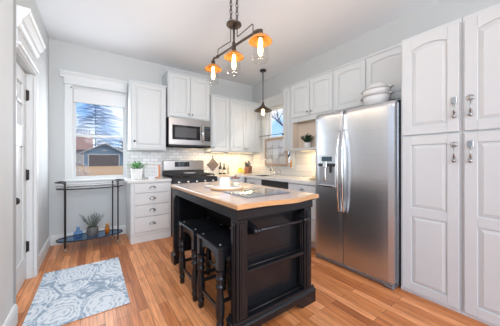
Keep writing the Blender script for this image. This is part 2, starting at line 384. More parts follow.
b = MB(); b.box(XR, XR + .12, YE, WRy[0], 0, ZC); b.box(XR, XR + .12, WRy[1], YB, 0, ZC)
b.box(XR, XR + .12, WRy[0], WRy[1], 0, WRz[0]); b.box(XR, XR + .12, WRy[0], WRy[1], WRz[1], ZC); struct(b, 'wall_right', 'wall')
DY = (2.42, 3.124); DZ = 2.07                 # closet door opening in the left wall
b = MB(); b.box(XL - .12, XL + .02, DY[1], YB, 0, ZC); b.box(XL - .12, XL + .02, DY[0], DY[1], DZ, ZC)
struct(b, 'wall_left', 'wall')
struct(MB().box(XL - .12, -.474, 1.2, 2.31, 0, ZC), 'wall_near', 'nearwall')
struct(MB().box(XL - .12, -.480, 2.31, DY[0], 0, ZC), 'trim_6', 'wallshade')
# left casing, frieze and crown round the closet door
xf = XL + .02
b = MB(); b.box(xf, xf + .03, DY[1], DY[1] + .085, .0, DZ, .004); struct(b, 'trim_1', 'trim')
b = MB(); b.box(xf, xf + .026, DY[0] + .008, DY[1] + .05, DZ + .0, 2.22)
b.box(xf, xf + .05, DY[0] + .002, DY[1] + .0, DZ + .02, DZ + .05, .006)
cr_ = [(xf + u, z - .085) for u, z in ((0, 2.31), (.03, 2.31), (.035, 2.335), (.05, 2.35), (.055, 2.385), (.085, 2.42), (.09, 2.445), (.10, 2.45), (.10, 2.475), (0, 2.475))]
b.prism(cr_, 'y', DY[0] + .004, DY[1] - .0); struct(b, 'trim_2', 'trim')
# baseboards
def base_prof(): return [(0, 0), (.018, 0), (.018, .11), (.012, .135), (.004, .142), (0, .142)]
b = MB(); b.prism([(xf + u, v) for u, v in base_prof()], 'y', DY[1] + .085, YB); struct(b, 'baseboard_left', 'trim')
b = MB(); b.prism([(YB - u, v) for u, v in base_prof()], 'x', xf + .018, .44); struct(b, 'baseboard_back', 'trim')
b = MB(); b.prism([(-.474 + u * 1.1, v) for u, v in base_prof()], 'y', 1.2, 2.335); struct(b, 'baseboard_near', 'trim')

# closet door with glass lites
d = bpy.data.objects.new('door_1', None); COL.objects.link(d); d['kind'] = 'structure'; d.location = (XL - .03, DY[0], 0)
x0, x1 = XL - .065, XL - .028
b = MB(); ya, yb = DY[0] + .004, DY[1] - .004
b.box(x0, x1, ya, ya + .11, .01, DZ - .01, .003); b.box(x0, x1, yb - .11, yb, .01, DZ - .01, .003)
for z0, z1 in ((.01, .24), (1.33, 1.52), (1.93, DZ - .01)): b.box(x0, x1, ya + .11, yb - .11, z0, z1)
b.box(x0, x1, ya + .11, yb - .11, 1.735, 1.757); b.box(x0, x1, (ya + yb) / 2 - .011, (ya + yb) / 2 + .011, 1.52, 1.93)
b.box(x0 + .012, x1 - .012, ya + .11, yb - .11, .24, 1.33); b.build('door_slab', 'trim', d, world=True)
b = MB(); b.box(x0 + .015, x0 + .02, ya + .11, yb - .11, 1.52, 1.93); b.build('door_pane', plain('frosted_pane', (.68, .69, .70), .15), d, world=True)
b = MB(); b.lathe([(.0, 0), (.026, 0), (.026, .006), (.011, .010), (.010, .03), (.026, .036), (.030, .05), (.022, .064), (0, .067)], (x1, 2.53, .87), 14, axis='x'); b.build('door_knob', 'iron', d, world=True)
for z in (.33, 1.05, 1.85):
    b = MB(); b.box(x1 + .002, x1 + .022, yb - .004, yb + .002, z - .05, z + .05); b.tube([(x1 + .004, yb - .006, z - .055), (x1 + .004, yb - .006, z + .055)], .007, 8); b.build('hinge', 'iron', d, world=True)
b = MB(); b.box(XL - .12, xf, DY[1] - .001, DY[1] + .012, 0, DZ); struct(b, 'trim_3', 'trim')

# ---------------------------------------------------------------- windows
def window(name, fx, u0, u1, z0, z1, mid, shade=True):
    """fx(u, depth, z) -> world; depth 0 = wall face, positive = outwards"""
    w = bpy.data.objects.new(name, None); COL.objects.link(w); w['kind'] = 'structure'; w.location = fx(u0, 0, z0)
    def bx(m, a0, a1, d0, d1, c0, c1, bev=0.0):
        p, q = fx(a0, d0, c0), fx(a1, d1, c1); m.box(p[0], q[0], p[1], q[1], p[2], q[2], bev)
    m = MB()                                      # jamb box
    t = .012
    bx(m, u0, u0 + t, 0, .12, z0, z1); bx(m, u1 - t, u1, 0, .12, z0, z1); bx(m, u0 + t, u1 - t, 0, .12, z1 - t, z1); bx(m, u0 + t, u1 - t, 0, .12, z0, z0 + t)
    m.build('jamb', 'trim', w, world=True)
    s_ = .026
    for nm, a, c, dd in (('lower_sash', z0 + t, mid + .02, .03), ('upper_sash', mid - .02, z1 - t, .065)):
        m = MB(); l, r = u0 + t, u1 - t
        bx(m, l, l + s_, dd, dd + .033, a, c); bx(m, r - s_, r, dd, dd + .033, a, c); bx(m, l + s_, r - s_, dd, dd + .033, a, a + s_); bx(m, l + s_, r - s_, dd, dd + .033, c - .026, c)
        so = m.build(nm, 'trim', w, world=True)
        m = MB(); bx(m, l + s_, r - s_, dd + .014, dd + .017, a + s_, c - .026); m.build('pane', 'pane', so, world=True)
    return w, bx
fback = lambda u, d_, z: (u, YB + d_, z)
w1, bx1 = window('window_1', fback, WLx[0], WLx[1], WLz[0], WLz[1], 1.57)
m = MB(); bx1(m, -.335, WLx[0], -.025, 0, .90, 2.30, .004); bx1(m, WLx[1], .452, -.025, 0, .90, 2.30, .004); m.build('casing', 'trim', w1, world=True)
m = MB(); bx1(m, -.335, .452, -.028, 0, 2.30, 2.39); bx1(m, -.345, .452, -.04, 0, 2.295, 2.32, .004)
m.prism([(YB - u, z) for u, z in ((0, 2.39), (.03, 2.39), (.035, 2.41), (.055, 2.445), (.065, 2.45), (.065, 2.475), (0, 2.475))], 'x', -.385, .452); m.build('window_header', 'trim', w1, world=True)
m = MB(); bx1(m, -.36, .46, -.06, 0, .885, .915, .006); bx1(m, -.335, .452, -.022, 0, .80, .885); m.build('window_sill', 'trim', w1, world=True)
m = MB(); bx1(m, WLx[0] + .01, WLx[1] - .01, -.012, .012, 2.075, 2.255, .006); bx1(m, WLx[0] + .01, WLx[1] - .01, -.016, .016, 2.05, 2.08, .005); m.build('roller_shade', 'china', w1, world=True)
m = MB(); m.ball((-.255, YB - .04, 2.25), .012); m.tube([(-.255, YB - .027, 2.25), (-.255, YB - .04, 2.25)], .005); m.build('shade_bracket', 'nickel', w1, world=True)
fright = lambda u, d_, z: (XR + d_, u, z)
w2, bx2 = window('window_2', fright, WRy[0], WRy[1], WRz[0], WRz[1], 1.66)
m = MB(); bx2(m, WRy[1], WRy[1] + .125, -.025, 0, 1.06, 2.30, .004); bx2(m, WRy[0] - .125, WRy[0], -.025, 0, 1.06, 2.30, .004); m.build('casing', 'trim', w2, world=True)
m = MB(); bx2(m, WRy[0] - .125, WRy[1] + .125, -.028, 0, 2.29, 2.39)
m.prism([(XR - u, z) for u, z in ((0, 2.39), (.03, 2.39), (.035, 2.41), (.055, 2.445), (.065, 2.45), (.065, 2.475), (0, 2.475))], 'y', WRy[0] - .13, WRy[1] + .16); m.build('window_header', 'trim', w2, world=True)
m = MB(); bx2(m, WRy[0] - .14, WRy[1] + .14, -.04, 0, 1.04, 1.065, .006); m.build('window_sill', 'trim', w2, world=True)

# tiled splashbacks
b = MB(); b.box(.452, XR - .01, YB - .009, YB, .915, 1.48); struct(b, 'trim_4', 'tile_b')
b = MB(); b.box(XR - .009, XR, 1.8, WRy[0] - .14, .915, 1.48); b.box(XR - .009, XR, WRy[1] + .14, YB - .009, .915, 1.48); b.box(XR - .009, XR, WRy[0] - .14, WRy[1] + .14, .915, 1.04); struct(b, 'trim_5', 'tile_r')

# ---------------------------------------------------------------- cabinets
def panel_front(m, x0, x1, z0, z1, yf, panels=None, mar=.055, arch=0.0, t=.02):
    """framed, raised-panel cabinet front whose face lies at y = yf (facing -y)"""
    panels = panels or [(z0 + mar, z1 - mar)]
    m.box(x0, x1, yf + .011, yf + t, z0, z1, .0)
    m.box(x0, x0 + mar, yf, yf + .011, z0, z1, .0025); m.box(x1 - mar, x1, yf, yf + .011, z0, z1, .0025)
    zs = [z0] + [v for p in panels for v in p] + [z1]
    for i in range(0, len(zs), 2):
        if i == len(zs) - 2 and arch:
            nn = 14; pl = [(x1 - mar, z1), (x0 + mar, z1)]
            for k in range(nn + 1):
                u = k / nn; pl.append((x0 + mar + (x1 - x0 - 2 * mar) * u, zs[i] - arch * (2 * u - 1) ** 2))
            m.prism(pl, 'y', yf, yf + .011)
        else: m.box(x0 + mar, x1 - mar, yf, yf + .011, zs[i], zs[i + 1])
    for i, (a, c) in enumerate(panels):
        ar = arch if i == len(panels) - 1 else 0.0
        nn = 14 if ar else 1
        def loop(ins, y):
            l, r = x0 + mar + ins, x1 - mar - ins
            pts = [(l, y, a + ins), (r, y, a + ins)]
            for k in range(nn + 1):
                u = 1 - k / nn; pts.append((l + (r - l) * u, y, c - ins - ar * (2 * u - 1) ** 2))
            return [m.bm.verts.new(p) for p in pts]
        A, B_ = loop(.006, yf + .0105), loop(.032, yf + .002)
        n = len(A)
        for k in range(n): m.bm.faces.new((A[k], A[(k + 1) % n], B_[(k + 1) % n], B_[k]))
        m.bm.faces.new(B_)
def knob(parent, x, z, y, name='knob', mat='pull'):
    m = MB(); m.lathe([(0, 0), (.008, 0), (.006, -.012), (.014, -.018), (.016, -.024), (.011, -.030), (0, -.031)], (x, y, z), 12, axis='y'); return m.build(name, mat, parent)
def cup_pull(parent, x, z, y):
    m = MB(); n = 12; R = .043
    prof = []
    rows = []
    for j in range(7):
        ph = (PI / 2) * j / 6
        rows.append([m.bm.verts.new((x + R * math.cos(PI * k / n) * 1.05, y - .026 * math.sin(ph) * math.sin(PI * k / n) ** .6 - .001, z - .012 + R * .8 * math.sin(PI * k / n) * math.cos(ph))) for k in range(n + 1)])
    for A, B_ in zip(rows, rows[1:]):
        for k in range(n): m.bm.faces.new((A[k], A[k + 1], B_[k + 1], B_[k]))
    m.box(x - .05, x + .05, y - .003, y, z - .016, z - .008)
    return m.build('cup_pull', 'pull', parent, smooth=True)
def crown_top(m, x0, x1, y0, y1, z, o=.012, hgt=.028):
    m.box(x0 - o, x1 + o, y0 - o, y1, z - hgt, z, .005)

# upper cabinet left of the range
def upper(label, loc, Wd, D, H, doors, rotz=0.0, group=None, arch=0.0, mat='cab', knob_mat='pull'):
    r = thing('wall_cabinet', label, 'cabinet', loc, rotz, group)
    m = MB(); m.box(0, Wd, 0, D, 0, H - .02); crown_top(m, 0, Wd, 0, D, H); m.build('carcass', mat, r)
    for (a, c, z0, z1, kx, kz) in doors:
        m = MB(); panel_front(m, a, c, z0, z1, -.021, arch=arch); do = m.build('door', mat, r)
        if kx is not None: knob(do, kx, kz, -.021, mat=knob_mat)
    return r
upper('white single-door wall cabinet between the back window and the microwave', (.462, 3.82, 1.36), .526, YB - 3.82 - .001, 1.07, [(.02, .506, .02, 1.025, .055, .13)], knob_mat='iron')
upper('taller white double-door wall cabinet directly above the microwave', (1.012, 3.80, 1.915), .756, YB - 3.80 - .001, .775, [(.02, .372, .02, .735, .345, .075), (.384, .736, .02, .735, .411, .075)])
c1 = upper('white single-door wall cabinet just right of the microwave', (1.80, 3.82, 1.36), .393, YB - 3.82 - .001, 1.08, [(.02, .375, .02, 1.035, .05, .075)])
upper('white double-door wall cabinet in the back corner beside the hanging pendant', (2.195, 3.82, 1.36), .80, YB - 3.82 - .011, 1.08, [(.018, .385, .02, 1.035, .355, .075), (.395, .70, .02, 1.035, .425, .075)])
R90 = -PI / 2
upper('narrow white wall cabinet beside the sink window', (2.67, 2.790, 1.36), .188, XR - 2.67 - .001, 1.08, [(.015, .173, .02, 1.035, .035, .28)], R90, knob_mat='iron')
# double unit with open niche
r = thing('wall_cabinet', 'white double-door wall cabinet with an open plant niche underneath', 'cabinet', (2.67, 2.600, 1.36), R90)
Wd, D = .798, XR - 2.67 - .001
m = MB(); m.box(0, Wd, 0, D, .48, 1.06); m.box(0, .03, 0, D, 0, .48); m.box(Wd - .03, Wd, 0, D, 0, .48); m.box(.03, Wd - .03, 0, D, 0, .028); m.box(.03, Wd - .03, 0, .02, .445, .48); crown_top(m, 0, Wd, 0, D, 1.08); m.build('carcass', 'cab', r)
m = MB(); m.box(.03, Wd - .03, .15, .165, .028, .48); m.box(.03, .036, .001, .15, .0285, .444); m.box(Wd - .036, Wd - .03, .001, .15, .0285, .444); m.build('niche_lining', 'inside', r)
for a, c, kx in ((.02, .393, .365), (.403, .778, .432)):
    m = MB(); panel_front(m, a, c, .52, 1.035, -.021, arch=.022); do = m.build('door', 'cab', r); knob(do, kx, .57, -.021)
upper('white double-door wall cabinet above the refrigerator', (2.67, 1.80, 1.84), .915, XR - 2.67 - .001, .60, [(.015, .43, .02, .555, .40, .075), (.445, .895, .02, .555, .475, .075)], R90, arch=.022)

# tall pantry cabinets
def spoon_handle(parent, x, z, y, kind):
    m = MB(); h = .17
    if kind == 'spoon':
        m.lathe([(0, -.012), (.014, -.0115), (.021, -.008), (.019, -.003), (.0, -.001)], (x, y, z + .062), 16, axis='y')
    else:
        m.box(x - .016, x + .016, y - .012, y - .006, z + .035, z + .085, .004)
        for q in (-.008, 0, .008): m.box(x + q - .002, x + q + .002, y - .013, y - .006, z + .04, z + .08)
        m.tube([(x, y - .009, z + .04), (x, y - .009, z + .028)], [.012, .004], 8)
    m.tube([(x, y - .013, z + .04), (x, y - .018, z), (x, y - .014, z - .05)], [.0035, .004, .006], 8)
    m.ball((x, y - .012, z - .066), .0135, sz=1.1); m.tube([(x + .003, y - .012, z - .035), (x + .013, y - .012, z - .037)], .0035, 6)
    m.tube([(x, y, z - .06), (x, y - .012, z - .06)], .005, 6); m.tube([(x, y, z + .045), (x, y - .011, z + .045)], .005, 6)
    return m.build('handle', 'nickel', parent)
def pantry(label, yfar, wd, right):
    r = thing('pantry_cabinet', label, 'cabinet', (2.35, yfar, 0), R90, None)
    D = XR - 2.35 - .001
    m = MB(); m.box(0, wd, 0, D, .02, 2.29); m.box(-.0, wd, .004, D, 0, .02); crown_top(m, 0, wd, 0, D, 2.315, .0, .03); m.build('carcass', 'cab', r)
    a, c = .016, wd - .012
    hx = a + .036 if right else c - .028
    m = MB(); panel_front(m, a, c, 1.425, 2.275, -.021, arch=.03, mar=.072); do = m.build('upper_door', 'cab', r); spoon_handle(do, hx, 1.61, -.021, 'spoon' if right else 'spatula')
    m = MB(); panel_front(m, a, c, .03, 1.408, -.021, [(.10, .70), (.775, 1.335)], mar=.072); do = m.build('lower_door', 'cab', r); spoon_handle(do, hx, 1.26, -.021, 'spatula' if right else 'spoon')
    m = MB(); m.box(0, wd, -.004, .0, 0, .022); m.build('kick_strip', 'trim', r)
pantry('tall white pantry cabinet next to the refrigerator', .878, .418, False)
pantry('tall white pantry cabinet farthest from the refrigerator', .458, .418, True)

# drawer base left of the range
r = thing('drawer_base_cabinet', 'white four-drawer base cabinet under the potted plant', 'cabinet', (.44, 3.55, 0))
m = MB(); m.box(0, .555, 0, YB - 3.55 - .001, .105, .868); m.box(.0, .555, .02, YB - 3.55 - .001, 0, .105); m.box(-.004, .03, -.004, .04, 0, .868); m.build('carcass', 'base', r)
for z0, z1 in ((.72, .852), (.548, .708), (.372, .536), (.15, .36)):
    m = MB(); m.box(.042, .535, -.02, .0, z0, z1, .006); do = m.build('drawer', 'base', r); cup_pull(do, .285, (z0 + z1) / 2 + .01, -.02)
m = MB(); m.box(.03, .555, .004, .02, .0, .1); m.build('toe_kick', 'base', r)
m = MB(); m.box(.395, .998, 3.515, YB - .01, .868, .912, .006); tag(m.at('countertop', 'counter', (.395, 3.515, .868)), 'short white countertop left of the range holding plant and sign', 'countertop')

# base run right of the range and along the right wall
r = thing('base_cabinet', 'white base cabinet under the counter right of the range', 'cabinet', (1.795, 3.55, 0))
m = MB(); m.box(0, .60, 0, YB - 3.55 - .001, .1, .87); m.box(0, .60, .06, YB - 3.55 - .001, 0, .1); m.build('carcass', 'base', r)
m = MB(); m.box(.02, .56, -.02, 0, .70, .855, .004); do = m.build('drawer', 'base', r); cup_pull(do, .29, .785, -.02)
m = MB(); panel_front(m, .02, .285, .12, .685, -.02); do = m.build('door', 'base', r); knob(do, .25, .63, -.02)
m = MB(); panel_front(m, .295, .56, .12, .685, -.02); do = m.build('door', 'base', r); knob(do, .33, .63, -.02)
r = thing('sink_base_cabinet', 'white sink base cabinet below the window in the corner', 'cabinet', (2.40, 3.50, 0), R90)
m = MB(); m.box(0, .46, 0, .599, .1, .69); m.box(0, .46, 0, .018, .69, .87); m.box(0, .46, .06, .599, 0, .1); m.build('carcass', 'base', r)
for a, c, k in ((.015, .225, .195), (.235, .445, .265)):
    m = MB(); panel_front(m, a, c, .12, .855, -.02); do = m.build('door', 'base', r); knob(do, k, .78, -.02)
# dishwasher
r = thing('dishwasher', 'stainless dishwasher with dark control strip under the right counter', 'dishwasher', (2.40, 3.035, 0), R90)
m = MB(); m.box(.005, .63, .0, .58, .09, .865); m.build('body', 'steeldark', r)
m = MB(); m.box(.008, .627, -.022, .0, .10, .75, .004); m.build('door', 'steel', r)
m = MB(); m.box(.008, .627, -.018, .0, .755, .862, .003); m.build('control_panel', 'dark', r)
m = MB(); m.tube([(.06, -.05, .755), (.575, -.05, .755)], .011, 10); m.tube([(.09, -.02, .755), (.09, -.05, .755)], .008); m.tube([(.545, -.02, .755), (.545, -.05, .755)], .008); m.build('handle', 'chrome', r)
m = MB(); m.box(.02, .615, .05, .06, 0, .09); m.build('toe_kick', 'dark', r)
r = thing('base_cabinet', 'white drawer base cabinet between dishwasher and refrigerator', 'cabinet', (2.40, 2.395, 0), R90)
m = MB(); m.box(0, .59, 0, .599, .1, .87); m.box(0, .59, .06, .599, 0, .1); m.build('carcass', 'base', r)
for z0, z1 in ((.69, .855), (.41, .675), (.12, .395)):
    m = MB(); m.box(.02, .57, -.02, 0, z0, z1, .005); do = m.build('drawer', 'base', r); cup_pull(do, .29, (z0 + z1) / 2 + .01, -.02)
# L-shaped countertop with sink cut-out
SK = (2.44, 2.83, 3.06, 3.50)
b = MB(); b.box(1.79, XR - .01, 3.515, YB - .01, .87, .912)
b.box(2.355, SK[0], 1.80, 3.515, .87, .912); b.box(SK[1], XR - .01, 1.80, 3.515, .87, .912); b.box(SK[0], SK[1], 1.80, SK[2], .87, .912); b.box(SK[0], SK[1], SK[3], 3.515, .87, .912)
tag(b.at('countertop', 'counter', (2.5, 3.7, .87)), 'white L-shaped countertop running round the corner under the sink window', 'countertop')
m = MB(); m.box(SK[0] + .001, SK[0] + .02, SK[2] + .001, SK[3] - .001, .72, .90); m.box(SK[1] - .02, SK[1] - .001, SK[2] + .001, SK[3] - .001, .72, .90)
m.box(SK[0] + .02, SK[1] - .02, SK[2] + .001, SK[2] + .02, .72, .90); m.box(SK[0] + .02, SK[1] - .02, SK[3] - .02, SK[3] - .001, .72, .90); m.box(SK[0] + .001, SK[1] - .001, SK[2] + .001, SK[3] - .001, .70, .72)
tag(m.at('sink', 'chrome', (2.70, 3.27, .70)), 'stainless sink basin set into the counter below the window', 'sink')

# ---------------------------------------------------------------- range
r = thing('range', 'stainless gas range with black grates against the tiled back wall', 'stove', (1.008, 3.50, 0))
m = MB(); m.box(0, .762, .02, .62, .02, .895); m.build('body', 'rangesteel', r)
m = MB(); m.box(0, .762, 0, .60, .895, .915, .004); m.build('cooktop', 'dark', r)
m = MB(); m.box(0, .762, .56, .635, .915, 1.01); m.build('vent_strip', 'dark', r)
m = MB(); m.box(.0, .762, .565, .635, 1.01, 1.19, .008); bo = m.build('backguard', 'rangesteel', r)
m = MB(); m.box(.20, .47, .559, .567, 1.075, 1.165); dp = m.build('display', 'blackglass', bo)
m = MB(); m.box(.30, .36, .5575, .5595, 1.118, 1.142); m.build('clock_digits', 'display', dp)
for k in range(3):
    gx = .03 + k * .237
    m = MB()
    for t in (0, .228): m.box(gx + t - .006 + .006 * (t == 0) , gx + t + .006, .05, .53, .940, .962, .002)
    for yy in (.05, .17, .29, .41, .52): m.box(gx, gx + .228, yy, yy + .012, .940, .962, .002)
    m.box(gx + .108, gx + .12, .05, .53, .944, .964, .002)
    for xx in (gx + .004, gx + .224):
        for yy in (.055, .525): m.box(xx - .006, xx + .006, yy - .006, yy + .006, .915, .942)
    m.build('grate', 'dark', r)
for i, (bx_, by_) in enumerate(((.15, .17), (.15, .42), (.38, .29), (.61, .17), (.61, .42))):
    m = MB(); m.lathe([(0, .915), (.05, .915), (.05, .922), (.035, .924), (.035, .931), (0, .932)], (bx_, by_, 0), 16); m.build('burner', 'iron', r)
m = MB(); m.prism([(0.0, .80), (-.02, .80), (-.012, .895), (.02, .895), (.02, .80)], 'x', 0, .762); m.build('control_panel', 'dark', r)
for k in range(5):
    m = MB(); m.lathe([(0, 0), (.024, 0), (.022, -.022), (.012, -.03), (0, -.03)], (.09 + k * .146, -.016, .848), 14, axis='y'); m.build('knob', 'chrome', r)
m = MB(); m.box(.005, .757, -.012, .02, .22, .79, .004); dr = m.build('oven_door', 'rangesteel', r)
m = MB(); m.box(.14, .62, -.014, -.011, .36, .64); m.build('oven_window', 'blackglass', dr)
m = MB(); m.tube([(.06, -.055, .745), (.70, -.055, .745)], .012, 10); m.tube([(.09, -.01, .745), (.09, -.055, .745)], .009); m.tube([(.67, -.01, .745), (.67, -.055, .745)], .009); m.build('oven_handle', 'chrome', dr)
m = MB(); m.box(.005, .757, -.01, .02, .05, .21, .004); m.build('storage_drawer', 'rangesteel', r)
# spoon rest on the grates
m = MB(); m.lathe([(0, .004), (.04, .0), (.07, .012), (.074, .02), (.068, .016), (.04, .008), (0, .010)], (1.36, 3.72, .9645), 20, sx=1.5, sy=.8); tag(m.at('spoon_rest', 'china', (1.36, 3.72, .9645)), 'white oval spoon rest lying on the stove grates', 'spoon rest')

# microwave over the range
r = thing('microwave', 'stainless over-the-range microwave with black window', 'microwave', (1.015, 3.745, 1.43))
m = MB(); m.box(0, .752, .02, .40, .0, .484); m.build('body', 'dark', r)
m = MB(); m.box(.0, .60, -.005, .02, .03, .48, .004); do = m.build('door', 'rangesteel', r)
m = MB(); m.box(.055, .545, -.0075, -.004, .115, .36); wn_ = m.build('window_frame', 'blackglass', do)
m = MB(); m.box(.10, .475, -.009, -.007, .155, .32); m.build('window', 'greyglass', wn_)
m = MB(); m.tube([(.578, -.012, .09), (.578, -.045, .11), (.578, -.048, .24), (.578, -.045, .37), (.578, -.012, .39)], .011, 10); m.build('handle', 'chrome', do)
m = MB(); m.box(.603, .752, -.005, .02, .03, .48, .004); cp = m.build('control_panel', 'rangesteel', r)
m = MB(); m.box(.622, .738, -.0075, -.004, .11, .37); kp = m.build('keypad', 'blackglass', cp)
m = MB(); m.box(.635, .725, -.0085, -.007, .325, .352); m.build('display', 'display', kp)
m = MB()
for i in range(3):
    for j in range(5): m.box(.638 + i * .03, .660 + i * .03, -.0085, -.0072, .13 + j * .037, .152 + j * .037)
m.build('keys', 'greyglass', kp)
m = MB(); m.box(.0, .752, -.003, .40, .0, .028); m.build('vent_grille', 'dark', r)

# ---------------------------------------------------------------- refrigerator
r = thing('refrigerator', 'stainless side-by-side refrigerator with water dispenser beside the white pantry', 'refrigerator', (2.25, 1.785, 0), R90)
m = MB(); m.box(.0, .892, .075, .735, .02, 1.745, .006); m.build('body', 'steeldark', r)
for nm, a, c in (('freezer_door', .002, .369), ('fridge_door', .377, .886)):
    n = 10; pl = []
    for k in range(n + 1):
        u = k / n; pl.append((a + (c - a) * u, .012 - .014 * math.sin(PI * u) ** .5))
    m = MB(); m.prism(pl + [(c, .07), (a, .07)], 'z', .055, 1.70)
    # rolled top lip of the door
    rows = []
    for (dy, dz) in ((0, 0), (.001, .012), (.004, .026), (.009, .038), (.018, .050), (.03, .059), (.045, .064), (.068, .064)):
        rows.append([m.bm.verts.new((p[0], p[1] + dy, 1.70 + dz)) for p in pl])
    for A, B_ in zip(rows, rows[1:]):
        for k in range(n): m.bm.faces.new((A[k], A[k + 1], B_[k + 1], B_[k])).smooth = True
    for sd_ in (0, n): m.bm.faces.new([q_[sd_] for q_ in rows] + [m.bm.verts.new((pl[sd_][0], .07, 1.70))])
    do = m.build(nm, 'steel', r)
    hx = c - .025 if nm == 'freezer_door' else a + .025
    h = MB(); h.tube([(hx, -.004, .62), (hx, -.03, .64), (hx, -.052, .80), (hx, -.06, 1.08), (hx, -.052, 1.36), (hx, -.03, 1.51), (hx, -.004, 1.53)], [.008, .009, .010, .010, .010, .009, .008], 12)
    h.build('handle', 'chrome', do)
    if nm == 'freezer_door':
        m = MB(); m.box(.055, .295, -.008, .01, .885, 1.255, .004); dsp = m.build('dispenser_frame', 'steel', do)
        m = MB(); m.box(.075, .275, -.0095, -.006, .91, 1.145); m.build('dispenser_recess', plain('dispenser_grey', (.33, .34, .36), .3, .3), dsp)
        m = MB(); m.box(.105, .245, -.0105, -.007, 1.185, 1.24); m.build('dispenser_display', 'display', dsp)
        m = MB(); m.box(.06, .29, -.016, -.006, 1.125, 1.16, .002); m.build('control_strip', 'dark', dsp)
        m = MB(); m.box(.135, .19, -.035, -.006, 1.11, 1.185, .004); m.box(.15, .175, -.03, -.006, .95, 1.11, .004); m.build('ice_chute', 'chrome', dsp)
        m = MB(); m.lathe([(0, 0), (.014, 0), (.011, -.07), (0, -.07)], (.235, -.022, 1.125), 10); m.build('water_spout', 'dark', dsp)
        m = MB(); m.box(.065, .285, -.035, -.006, .885, .905, .004); m.build('drip_tray', 'chrome', dsp)
m = MB(); m.box(.01, .88, .0, .075, .012, .05, .004); m.box(.80, .885, -.004, .08, .0, .03, .008); m.box(.01, .06, .0, .08, .0, .02, .006); m.build('base_grille', 'steeldark', r)
for a in (.01, .80):
    m = MB(); m.box(a, a + .08, .06, .16, 1.745, 1.77, .005); m.build('hinge_cover', 'dark', r)

# oval white baker on the fridge
r = thing('casserole_dish', 'white oval double-rimmed baking dish on top of the refrigerator', 'dish', (2.495, 1.17, 1.772))
S1 = dict(sx=1.0, sy=1.0)
m = MB(); m.lathe([(0, 0), (.085, 0), (.105, .01), (.128, .055), (.136, .085), (.128, .085), (.0, .07)], n=32, sx=.82, sy=1.12); m.build('lower_bowl', 'china', r)
m = MB(); m.lathe([(.0, .086), (.122, .086), (.134, .112), (.138, .135), (.131, .135), (.11, .152), (.075, .176), (.035, .188), (0, .190)], n=32, sx=.82, sy=1.12); m.build('upper_dish', 'china', r)
for z in (.085, .134):
    m = MB(); m.tube([(.137 * .82 * math.cos(2 * PI * k / 32), .137 * 1.12 * math.sin(2 * PI * k / 32), z) for k in range(32)], .0045, 6, closed=True); m.build('rim', 'chinaline', r)
    for sg in (-1, 1):
        m = MB(); m.tube([(-.03, sg * .148, z), (-.024, sg * .172, z + .004), (.0, sg * .18, z + .005), (.024, sg * .172, z + .004), (.03, sg * .148, z)], .0065, 8); m.build('side_handle', 'china', r)
for ch in r.children:
    ch.data.transform(Matrix.Diagonal((.95, .92, 1.36, 1)))

# ---------------------------------------------------------------- island
IX0, IX1, IY0, IY1 = .75, 1.557, 1.198, 2.69     # top outline
r = thing('kitchen_island', 'black kitchen island with open end shelves and glossy wood-edged top', 'kitchen island', (1.15, 1.94, 0))
bx0, bx1, by0, by1 = IX0 + .026, IX1 - .036, IY0 + .045, IY1 - .025
# top: serpentine near edge
def island_outline(o=0.0):
    pl = []
    n = 24
    for k in range(n + 1):
        u = k / n
        bow = .045 * math.exp(-((u - .60) / .22) ** 2) - .0 * u
        pl.append((IX0 + o + (IX1 - IX0 - 2 * o) * u, IY0 + o - bow * (1 if 0 < k < n else 1)))
    pl += [(IX1 - o, IY1 - o), (IX0 + o, IY1 - o)]
    return pl
m = MB(); m.prism(island_outline(), 'z', .88, .9145)
es = [e_ for e_ in m.bm.edges if min(v_.co.z for v_ in e_.verts) > .91]
bmesh.ops.bevel(m.bm, geom=es, offset=.011, segments=4, affect='EDGES', profile=.5)
m.bm.normal_update()
for f_ in m.bm.faces:
    if f_.normal.z > .98: f_.material_index = 1
tp = m.build('countertop', ['wood', 'top'], r, world=True)
# under-top mouldings
m = MB(); m.box(bx0 - .02, bx1 + .02, by0 - .02, by1 + .02, .862, .88, .004); m.box(bx0 - .008, bx1 + .008, by0 - .008, by1 + .008, .80, .862, .003); m.build('top_rail', 'black', r, world=True)
PW = .085
def post(x0, x1, y0, y1):
    m = MB(); m.box(x0, x1, y0, y1, .0, .80, .003)
    cx0, cx1, cy0, cy1 = x0 + .018, x1 - .018, y0 + .018, y1 - .018
    # applied reeded strips
    for yy, sg in ((y0, -1), (y1, 1)):
        m.box(cx0, cx1, yy + sg * .009, yy, .135, .775, .003); m.box(cx0 + .012, cx1 - .012, yy + sg * .014, yy + sg * .008, .155, .755, .003)
    for xx, sg in ((x0, -1), (x1, 1)):
        m.box(xx + sg * .009, xx, cy0, cy1, .135, .775, .003); m.box(xx + sg * .014, xx + sg * .008, cy0 + .012, cy1 - .012, .155, .755, .003)
    return m.build('post', 'black', r, world=True)
post(bx0, bx0 + PW, by0, by0 + PW); post(bx1 - PW, bx1, by0, by0 + PW); post(bx0, bx0 + PW, by1 - PW, by1); post(bx1 - PW, bx1, by1 - PW, by1)
